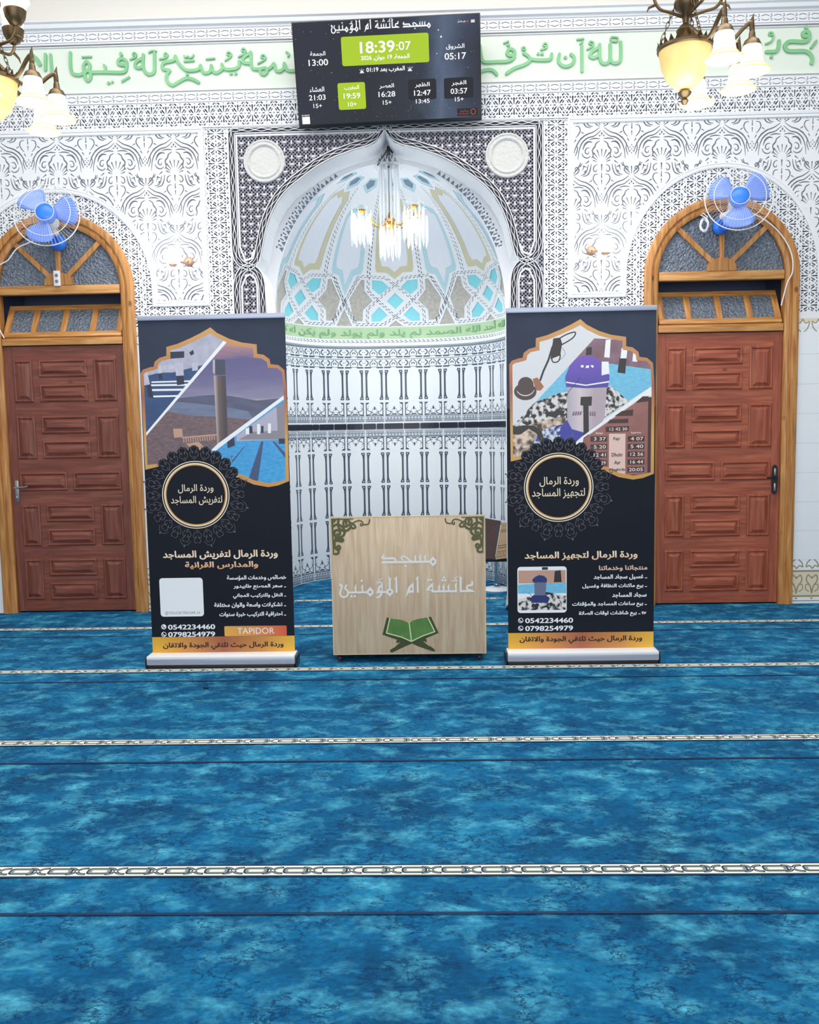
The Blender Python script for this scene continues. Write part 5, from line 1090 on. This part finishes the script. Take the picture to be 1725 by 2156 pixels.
# ---------------------------------------------------------------- blue wall fans on the door arches
M_fb = mat('bright_blue_plastic', '#2F7FF0', .35); M_fbl = mat('translucent_blue_blade', '#7C9FF5', .3, trans=.15, spec=.4); M_wire = mat('white_wire', '#E9ECF0', .4); M_wpl = mat('white_plastic', '#ECECEC', .4)
def fan(cx, cy, cz, label, spin, yaw, pitch, base):
    t = thing('wall_fan', label, 'fan', (cx, cy, cz), 'blue wall fans over the doors')
    hd = struct_child('fan_head', t, (0, 0, 0)); hd.rotation_euler = (pitch, 0, yaw)
    RM = Matrix(((1, 0, 0), (0, 0, -1), (0, 1, 0)))        # lathe axis towards the room
    for k in range(3):
        a = spin + k * 2 * pi / 3; vs = []; fs = []
        prof = [(.052, -.50, .52), (.08, -.56, .58), (.115, -.62, .62), (.15, -.64, .64), (.18, -.60, .62), (.200, -.48, .52), (.208, -.26, .34)]
        for r, b0, b1 in prof:
            for j in range(7):
                b = a + b0 + (b1 - b0) * j / 6; vs.append((r * cos(b), -.012 - .035 * (j / 6 - .5), r * sin(b)))
        n = len(vs); vs += [(x, y + .003, z) for x, y, z in vs]
        for i in range(len(prof) - 1):
            for j in range(6): p = i * 7 + j; fs += [(p, p + 1, p + 8, p + 7), (n + p + 7, n + p + 8, n + p + 1, n + p)]
        rim = [i * 7 for i in range(7)] + [42 + j for j in range(1, 7)] + [i * 7 + 6 for i in range(5, -1, -1)] + list(range(5, 0, -1))
        fs += [(rim[i], rim[(i + 1) % len(rim)], n + rim[(i + 1) % len(rim)], n + rim[i]) for i in range(len(rim))]
        o = mesh('blade', vs, fs, M_fbl, hd, smooth=True)
    MB().lathe([(0, .050), (.030, .049), (.054, .044), (.064, .034), (.067, .0), (.05, -.02), (0, -.02)], 32, (0, -.01, 0), RM).build('hub_cap', M_fb, hd)
    mb = MB()
    for r, y in ((.222, .0), (.062, -.058), (.170, -.050)): mb.tube([(r * cos(a), y, r * sin(a)) for a in [2 * pi * i / 48 for i in range(48)]], .0022 if r < .2 else .0036, 6, True)
    for i in range(60):
        a = 2 * pi * i / 60; mb.tube([(r * cos(a), y, r * sin(a)) for r, y in ((.062, -.058), (.12, -.060), (.17, -.050), (.205, -.030), (.222, 0))], .0006, 4)
    mb.build('front_guard', M_wire, hd)
    mb = MB(); mb.tube([(.11 * cos(a), .062, .11 * sin(a)) for a in [2 * pi * i / 40 for i in range(40)]], .0014, 6, True)
    for i in range(48):
        a = 2 * pi * i / 48; mb.tube([(r * cos(a), y, r * sin(a)) for r, y in ((.05, .066), (.11, .062), (.185, .045), (.222, 0))], .0006, 4)
    mb.build('rear_guard', M_wire, hd)
    MB().lathe([(0, .16), (.03, .155), (.05, .13), (.055, .07), (.045, .05), (0, .05)], 24, (0, 0, 0), Matrix(((1, 0, 0), (0, 0, 1), (0, -1, 0)))).build('motor_housing', M_wpl, hd)
    bx_, by_, bz_ = base[0] - cx, base[1] - cy, base[2] - cz
    MB().tube([(0, .11, -.02), (bx_ * .6, .13, bz_ * .5), (bx_, by_ - .03, bz_ + .06)], [.022, .020, .024], 12).build('neck', M_wpl, t)
    MB().lathe([(0, .035), (.026, .034), (.030, .044), (.036, .044), (.042, .030), (.050, .022), (.055, 0), (.055, -.02), (0, -.02)], 28, (bx_, by_, bz_), Matrix.Diagonal((1, 1, 1.05)) @ RM).build('base', M_fb, t)
    return t
fan(2.124, 6.24, 2.868, 'blue three-bladed wall fan over the right-hand door arch', math.radians(28), math.radians(-8), math.radians(-12), (2.088, 6.49, 2.742))
fan(-2.652, 6.24, 2.870, 'blue three-bladed wall fan over the left-hand door arch', math.radians(12), math.radians(8), math.radians(-12), (-2.690, 6.49, 2.735))
def cable(name, pts, r, label, cat='cable'):
    o = MB().tube(cr(pts, 6), r, 6).build(name, M_wpl); tag(o, label, cat); return o
cable('fan_cable', [(2.20, 6.50, 2.86), (2.36, 6.49, 2.80), (2.50, 6.49, 2.69), (2.585, 6.49, 2.55), (2.60, 6.49, 2.42), (2.565, 6.49, 2.34), (2.545, 6.50, 2.25), (2.53, 6.505, 2.18)], .0045, 'white cable running down the right-hand door arch')
cable('fan_cable', [(-2.75, 6.49, 2.79), (-2.88, 6.49, 2.745), (-2.99, 6.49, 2.70), (-3.06, 6.49, 2.62), (-3.15, 6.49, 2.55), (-3.19, 6.49, 2.30), (-3.165, 6.49, 2.15), (-3.13, 6.50, 2.06)], .0045, 'white cable running down the left-hand door arch')
coil = []
for i in range(90):
    a = i / 90 * 2 * pi * 4.2; q = 1 + .18 * sin(i * .37); coil.append((1.968 + .026 * q * cos(a), 6.485 - .006 * sin(i * .9), 2.752 + .042 * q * sin(a)))
o = MB().tube(coil + [(1.99, 6.488, 2.81), (1.96, 6.488, 2.835), (1.94, 6.488, 2.825), (1.985, 6.488, 2.80)], .0042, 5).build('coiled_cable', M_wpl); tag(o, 'coiled white cable hanging beside the right-hand fan', 'cable')
so = thing('power_socket', 'white double power socket on the hub of the left fanlight', 'socket', (-2.713, D - .018, 2.482))
MB().box(-.023, -.022, -.055, .023, .002, .055, .004).build('socket_box', M_wpl, so)
for z in (.020, -.022): MB().lathe([(.013, 0), (.011, .002), (0, .0015)], 20, (0, -.0225, z), Matrix(((1, 0, 0), (0, 0, -1), (0, 1, 0)))).build('socket_hole', mat('grey_plastic', '#7C7F84', .5), so)

# ---------------------------------------------------------------- wall sconces
M_globe = mat('lit_opal_globe', '#FFFFFF', .3, emit=9); M_brass = mat('polished_brass', '#C79A4A', .25, metal=1); M_rose = mat('dull_rose_bronze', '#B49078', .45, metal=.6)
def sconce(x, z, label, dx):
    t = thing('wall_sconce', label, 'lamp', (x + dx, D, z), 'round wall lamps beside the niche')
    RM = Matrix(((1, 0, 0), (0, 0, -1), (0, 1, 0)))
    MB().lathe([(.035, 0), (.035, .008), (.028, .016), (.012, .020), (0, .021)], 24, (0, 0, 0), RM).build('wall_plate', M_rose, t)
    MB().tube(cr([(0, -.018, 0), (-dx * .2, -.07, -.02), (-dx * .7, -.13, -.015), (-dx, -.15, .02 - .045)], 5), .007).build('arm', M_rose, t)
    MB().lathe([(.012, 0), (.026, .012), (.030, .02), (.028, .022), (0, .016)], 20, (-dx, -.15, -.062)).build('cup', M_rose, t)
    MB().ball((-dx, -.15, .012), .062, 18).build('globe', M_globe, t)
    point('sconce_light', (x, D - .26, z + .01), 7, (.92, .96, 1), .07)
sconce(-1.822, 2.585, 'glowing round wall lamp left of the niche', .075); sconce(1.245, 2.600, 'glowing round wall lamp right of the niche', -.07)

# ---------------------------------------------------------------- big brass chandeliers of the hall
M_bron = mat('antique_bronze', '#6B5A42', .4, metal=.85); M_bell = mat('lit_bell_glass', '#FFF8EA', .4, emit=2.2); M_bellr = mat('amber_bell_rim', '#F0C050', .4, emit=1.0)
M_ala = mat('amber_alabaster', '#D9B866', .4, emit=.30, noise=.6, nscale=9, col2='#E8CE96')
def chandelier(x, y, z, angs, up_angs, label):
    t = thing('hall_chandelier', label, 'chandelier', (x, y, z), 'bronze hall chandeliers'); rr = .312; bz = .085
    MB().lathe([(0, -.245), (.012, -.24), (.02, -.225), (.012, -.21), (.03, -.195), (.035, -.185), (.02, -.17)], 20, (0, 0, bz)).build('finial', M_bron, t)
    MB().lathe([(.02, -.17), (.05, -.16), (.09, -.12), (.115, -.06), (.126, 0), (.128, .018), (.122, .018), (.120, 0)], 36, (0, 0, bz)).build('bowl', M_ala, t)
    mb = MB(); mb.lathe([(.130, .012), (.136, .018), (.136, .030), (.130, .034), (.124, .03)], 36, (0, 0, bz))
    for i in range(24):
        a = 2 * pi * i / 24; mb.add([(.130 * cos(a - .12), .130 * sin(a - .12), bz + .03), (.130 * cos(a + .12), .130 * sin(a + .12), bz + .03), (.137 * cos(a), .137 * sin(a), bz + .062)], [(0, 1, 2), (2, 1, 0)])
    mb.build('bowl_rim', M_bron, t)
    MB().tube([(0, 0, bz + .03), (0, 0, 5.4 - z)], .009).build('centre_rod', M_bron, t)
    MB().lathe([(0, .10), (.03, .105), (.045, .13), (.03, .15), (.012, .165), (.02, .21), (.05, .235), (.055, .26), (.03, .30), (.012, .32)], 20, (0, 0, bz - .02)).build('centre_boss', M_bron, t)
    for i, a in enumerate(angs):
        a = math.radians(a); d = Vector((sin(a), -cos(a), 0)); p = d * rr
        arm = MB().tube(cr([d * .03 + Vector((0, 0, .20)), d * .12 + Vector((0, 0, .12)), d * .20 + Vector((0, 0, .09)), d * .275 + Vector((0, 0, .15)), d * (rr - .005) + Vector((0, 0, .165)), p + Vector((0, 0, .12))], 5), [.010] * 20 + [.012] * 5 + [.008]).lathe([(.004, .135), (.014, .12), (.016, .10), (.022, .085)], 16, p).tube([p + Vector((0, 0, .15)), p + Vector((0, 0, .18)), p + d * .006 + Vector((0, 0, .205))], [.012, .008, .001], 8).build('arm', M_bron, t)
        mb = MB(); mb.lathe([(.020, .092), (.034, .082), (.043, .062), (.046, .054), (.042, .056), (.030, .078)], 20, p)
        cup = mb.build('shade_holder', M_bron, arm)
        bell = MB().lathe([(.030, .070), (.042, .055), (.047, .02), (.052, -.015), (.060, -.035), (.074, -.048), (.086, -.058), (.084, -.061), (.070, -.052), (.056, -.04), (.045, .0)], 32, p).build('bell_shade', M_bell, arm, 'white glowing glass bell')
        MB().tube([p + Vector((.0605 * cos(b), .0605 * sin(b), -.034)) for b in [2 * pi * j / 32 for j in range(32)]], .0026, 5, True).build('amber_line', M_bellr, bell)
        MB().tube([p + Vector((.086 * cos(b), .086 * sin(b), -.059)) for b in [2 * pi * j / 32 for j in range(32)]], .0026, 5, True).build('amber_line', M_bellr, bell)
    for a in up_angs:
        a = math.radians(a); d = Vector((sin(a), -cos(a), 0)); p = d * .17 + Vector((0, 0, .375))
        arm = MB().tube(cr([d * .02 + Vector((0, 0, .26)), d * .09 + Vector((0, 0, .275)), d * .14 + Vector((0, 0, .285)), d * .17 + Vector((0, 0, .325)), p], 5), .008).tube([d * .16 + Vector((0, 0, .305)), d * .20 + Vector((0, 0, .285)), d * .21 + Vector((0, 0, .265))], [.008, .006, .002]).build('upper_arm', M_bron, t)
        MB().lathe([(.012, -.03), (.03, -.02), (.048, .01), (.055, .045), (.05, .05), (.042, .015), (.02, -.01)], 20, p).build('shade_holder', M_bron, arm)
        MB().lathe([(.03, .0), (.05, .04), (.052, .10), (.062, .15), (.09, .19), (.086, .19), (.058, .15), (.046, .10)], 28, p).build('up_shade', M_bell, arm, 'white glowing glass bell')
    for a in (20, 140, 260):
        a = math.radians(a); d = Vector((sin(a), -cos(a), 0)); n_ = 9; mb = MB()
        for i in range(n_):
            f0, f1 = i / n_, (i + 1) / n_; c0 = d * (.13 - .09 * f0) + Vector((0, 0, bz + .03 + .23 * f0)); c1 = d * (.13 - .09 * f1) + Vector((0, 0, bz + .03 + .23 * f1)); ax = (c1 - c0).normalized(); sd = ax.cross(d).normalized() if i % 2 else ax.cross(Vector((d.y, -d.x, .2))).normalized(); m_ = (c0 + c1) / 2
            mb.tube([m_ + ax * .020 * cos(b) + sd * .0075 * sin(b) for b in [2 * pi * j / 12 for j in range(12)]], .0022, 5, True)
        mb.build('chain', M_bron, t)
    point('chandelier_light', (x, y - .1, z - .30), 16, (1, .95, .86), .25)
chandelier(1.289, 4.6, 3.090, (18, 63, 108, 153), (-75, 75, 20, 160), 'bronze chandelier with lit bell shades hanging at the right')
chandelier(-2.205, 4.6, 3.035, (18, 63, 108, 153), (-75, 75, 30, 160), 'bronze chandelier with lit bell shades hanging at the left')

# ---------------------------------------------------------------- crystal chandelier in the niche
M_cry = mat('clear_crystal', '#F4F8FC', .08, trans=.55, spec=.7); M_bulb = mat('lit_bulb', '#FFFFFF', .3, emit=22)
M_cry.node_tree.nodes['Principled BSDF'].inputs['IOR'].default_value = 1.25
cc = thing('crystal_chandelier', 'small gold chandelier with crystal drops hanging under the niche arch', 'chandelier', (-.285, 6.78, 2.88))
hk = MB().box(-.012, -.010, .50, .012, .010, .56, .003).tube([(0, 0, .548), (-.085, .02, .43)], .006, 6).tube([(0, 0, .55), (.03, .03, .52)], .005, 6).build('hook_bracket', M_blk, cc, 'black hook bracket')
mb = MB()
for i in range(5): 
    z = .515 - i * .022; mb.tube([(.006 * cos(b) if i % 2 else 0, 0 if i % 2 else .006 * cos(b), z + .013 * sin(b)) for b in [2 * pi * j / 12 for j in range(12)]], .0018, 5, True)
mb.build('chain', M_blk, cc)
MB().tube([(0, 0, .42), (0, 0, .30), (0, 0, .0)], .006).lathe([(.004, .43), (.03, .425), (.072, .418), (.074, .412), (.02, .41)], 24).build('stem', M_chrome, cc)
MB().lathe([(0, -.085), (.008, -.08), (.02, -.05), (.036, -.03), (.040, .0), (.052, .015), (.046, .03), (.02, .04), (.026, .055), (.018, .075), (0, .085)], 24).build('gold_body', M_brass, cc)
def prism(mb_, x, y, z, l, w=.0095):
    mb_.add([(x + w * cos(a), y + w * sin(a), z + dz) for dz in (0, -l) for a in (0, 2.09, 4.19)] + [(x, y, z + .012), (x, y, z - l - .018)], [(0, 1, 4, 3), (1, 2, 5, 4), (2, 0, 3, 5), (0, 6, 1), (1, 6, 2), (2, 6, 0), (3, 4, 7), (4, 5, 7), (5, 3, 7)]); return mb_
proto_me = None
def crystals(parent, cx, cy, cz, R, n, l, drop=.0):
    global proto_me
    for i in range(n):
        a = 2 * pi * i / n
        if proto_me is None:
            o = prism(MB(), 0, 0, 0, .1).build('crystal_drop', M_cry, parent, smooth=False); proto_me = o.data
        else: o = bpy.data.objects.new('crystal_drop', proto_me); COL.objects.link(o); o.parent = parent
        o.location = (cx + R * cos(a), cy + R * sin(a), cz - drop * (i % 2)); o.scale = (1, 1, l / .1); o.rotation_euler.z = a
mb = MB()
for i in range(12):
    a = 2 * pi * i / 12; mb.tube(cr([(.06 * cos(a), .06 * sin(a), .41), (.085 * cos(a), .085 * sin(a), .445), (.105 * cos(a), .105 * sin(a), .425), (.10 * cos(a), .10 * sin(a), .40)], 4), .0022, 5)
top = mb.build('top_scrolls', M_cry, cc); crystals(top, 0, 0, .405, .068, 14, .34, .03)
for an, rd, zc in ((180, .215, .085), (-28, .205, .085), (32, .245, .085), (270, .02, -.025)):
    a = math.radians(an); px_, py_ = rd * cos(a), rd * sin(a)
    arm = MB().tube(cr([(.02 * cos(a), .02 * sin(a), .0), (px_ * .45, py_ * .45, -.02), (px_ * .8, py_ * .8, zc - .01), (px_, py_, zc + .02)], 6), .007).build('arm', M_brass, cc)
    MB().lathe([(.006, -.012), (.022, -.004), (.030, .012), (.034, .02), (.020, .018)], 20, (px_, py_, zc)).build('cup', M_brass, arm)
    mb = MB()
    for i in range(7):
        b = 2 * pi * i / 7; mb.tube(cr([(px_ + .02 * cos(b), py_ + .02 * sin(b), zc + .01), (px_ + .05 * cos(b), py_ + .05 * sin(b), zc + .05), (px_ + .08 * cos(b), py_ + .08 * sin(b), zc + .03), (px_ + .076 * cos(b), py_ + .076 * sin(b), zc - .0)], 4), .0018, 5)
    mb.build('gold_scrolls' , M_cry, arm)
    MB().ball((px_, py_, zc - .105), .034, 12, sz=1.3).build('bulb', M_bulb, arm, 'lit bulb')
    crystals(arm, px_, py_, zc - .005, .072, 14, .19, .025)
point('niche_light', (XM + .015, 6.95, 2.50), 9, (.95, .98, 1), .12)

l = area('niche_fill_down', (-.285, 6.80, 2.60), (.3, .3), 14, (.95, .98, 1))  # added fill below the chandelier to brighten the lower niche tiles
# ---------------------------------------------------------------- book stand in the niche, box behind the banner, crumb on the carpet
bs = thing('book_stand', 'brown and tan open book stand on a chrome pole inside the niche', 'stand', (.530, 7.25, 0))
MB().lathe([(0, .022), (.08, .020), (.112, .012), (.120, .004), (.120, 0), (0, 0)], 40).build('round_base', mat('white_enamel', '#E6E8EA', .3), bs, 'white round foot')
MB().tube([(0, 0, .02), (0, 0, .26)], .016, 16).lathe([(.026, .02), (.026, .045), (.018, .05)], 20).build('pole', M_chrome, bs)
M_lea = mat('brown_leatherette', '#5E4A48', .4); M_tanb = mat('tan_carved_board', '#C2A27C', .5); M_tand = mat('brown_carved_line', '#8A6848', .5)
def slab(p, n, th):
    P_ = [Vector(v) for v in p]; n = Vector(n).normalized() * th; return MB().add(list(P_) + [v + n for v in P_], [(0, 1, 2, 3), (7, 6, 5, 4), (0, 4, 5, 1), (1, 5, 6, 2), (2, 6, 7, 3), (3, 7, 4, 0)])
MB().add([(-.26, .03, .30), (-.02, -.03, .255), (.035, -.04, .575), (-.30, .02, .635), (-.26, .055, .30), (-.02, -.005, .255), (.035, -.012, .575), (-.30, .05, .635)], [(0, 1, 2, 3), (7, 6, 5, 4), (0, 4, 5, 1), (1, 5, 6, 2), (2, 6, 7, 3), (3, 7, 4, 0)]).build('brown_cover', M_lea, bs, smooth=False)
def tmap(u, v, h):   # carved tan side, leaning away to the right
    a = Vector((-.012, -.030, .255)); b = Vector((.085, -.13, .285)); c = Vector((.042, -.043, .56)); d = Vector((.115, -.15, .585)); p = (a * (1 - u) + b * u) * (1 - v) + (c * (1 - u) + d * u) * v; return (p.x + .005 * h, p.y - h + .002, p.z)
rg = []
for v in (.30, .36, .74, .79): rg += [rect(.0, v, 1, v + .025)]
for u in (.14, .40, .66): rg += stroke(circ(u + .03, .14, .10, 20, .08) + [(u + .13, .14)], .025); rg += stroke(cr([(u - .05, .88), (u + .03, .95), (u + .10, .90), (u + .05, .85)], 4), .022)
relief('carved_side', [(0, 0, [rect(0, 0, 1, 1)]), (1, .001, rg)], [M_tanb, M_tand], tmap, bs, skirt=-.02)
MB().box(-.10, -.02, .235, .12, .05, .262, .004).build('top_plate', M_blk, bs)
wb = thing('white_box', 'small white box on the carpet behind the right banner', 'box', (.585, 6.42, 0))
MB().add([(-.05, -.06, .05), (.16, -.10, .0), (.16, .06, .0), (-.05, .06, .0), (-.035, -.05, .13), (.16, -.09, .13), (.16, .06, .13), (-.035, .06, .13)], [(0, 3, 2, 1), (4, 5, 6, 7), (0, 1, 5, 4), (1, 2, 6, 5), (2, 3, 7, 6), (3, 0, 4, 7)]).build('box_body', M_wpl, wb, smooth=False)
MB().box(-.03, -.045, .13, .155, .055, .136, .002).build('box_lid', M_wpl, wb)
o = MB().box(-1.222, 4.506, .004, -1.194, 4.520, .012, .003).build('crumb', M_navy); tag(o, 'tiny dark crumb on the carpet in front of the left banner', 'debris')
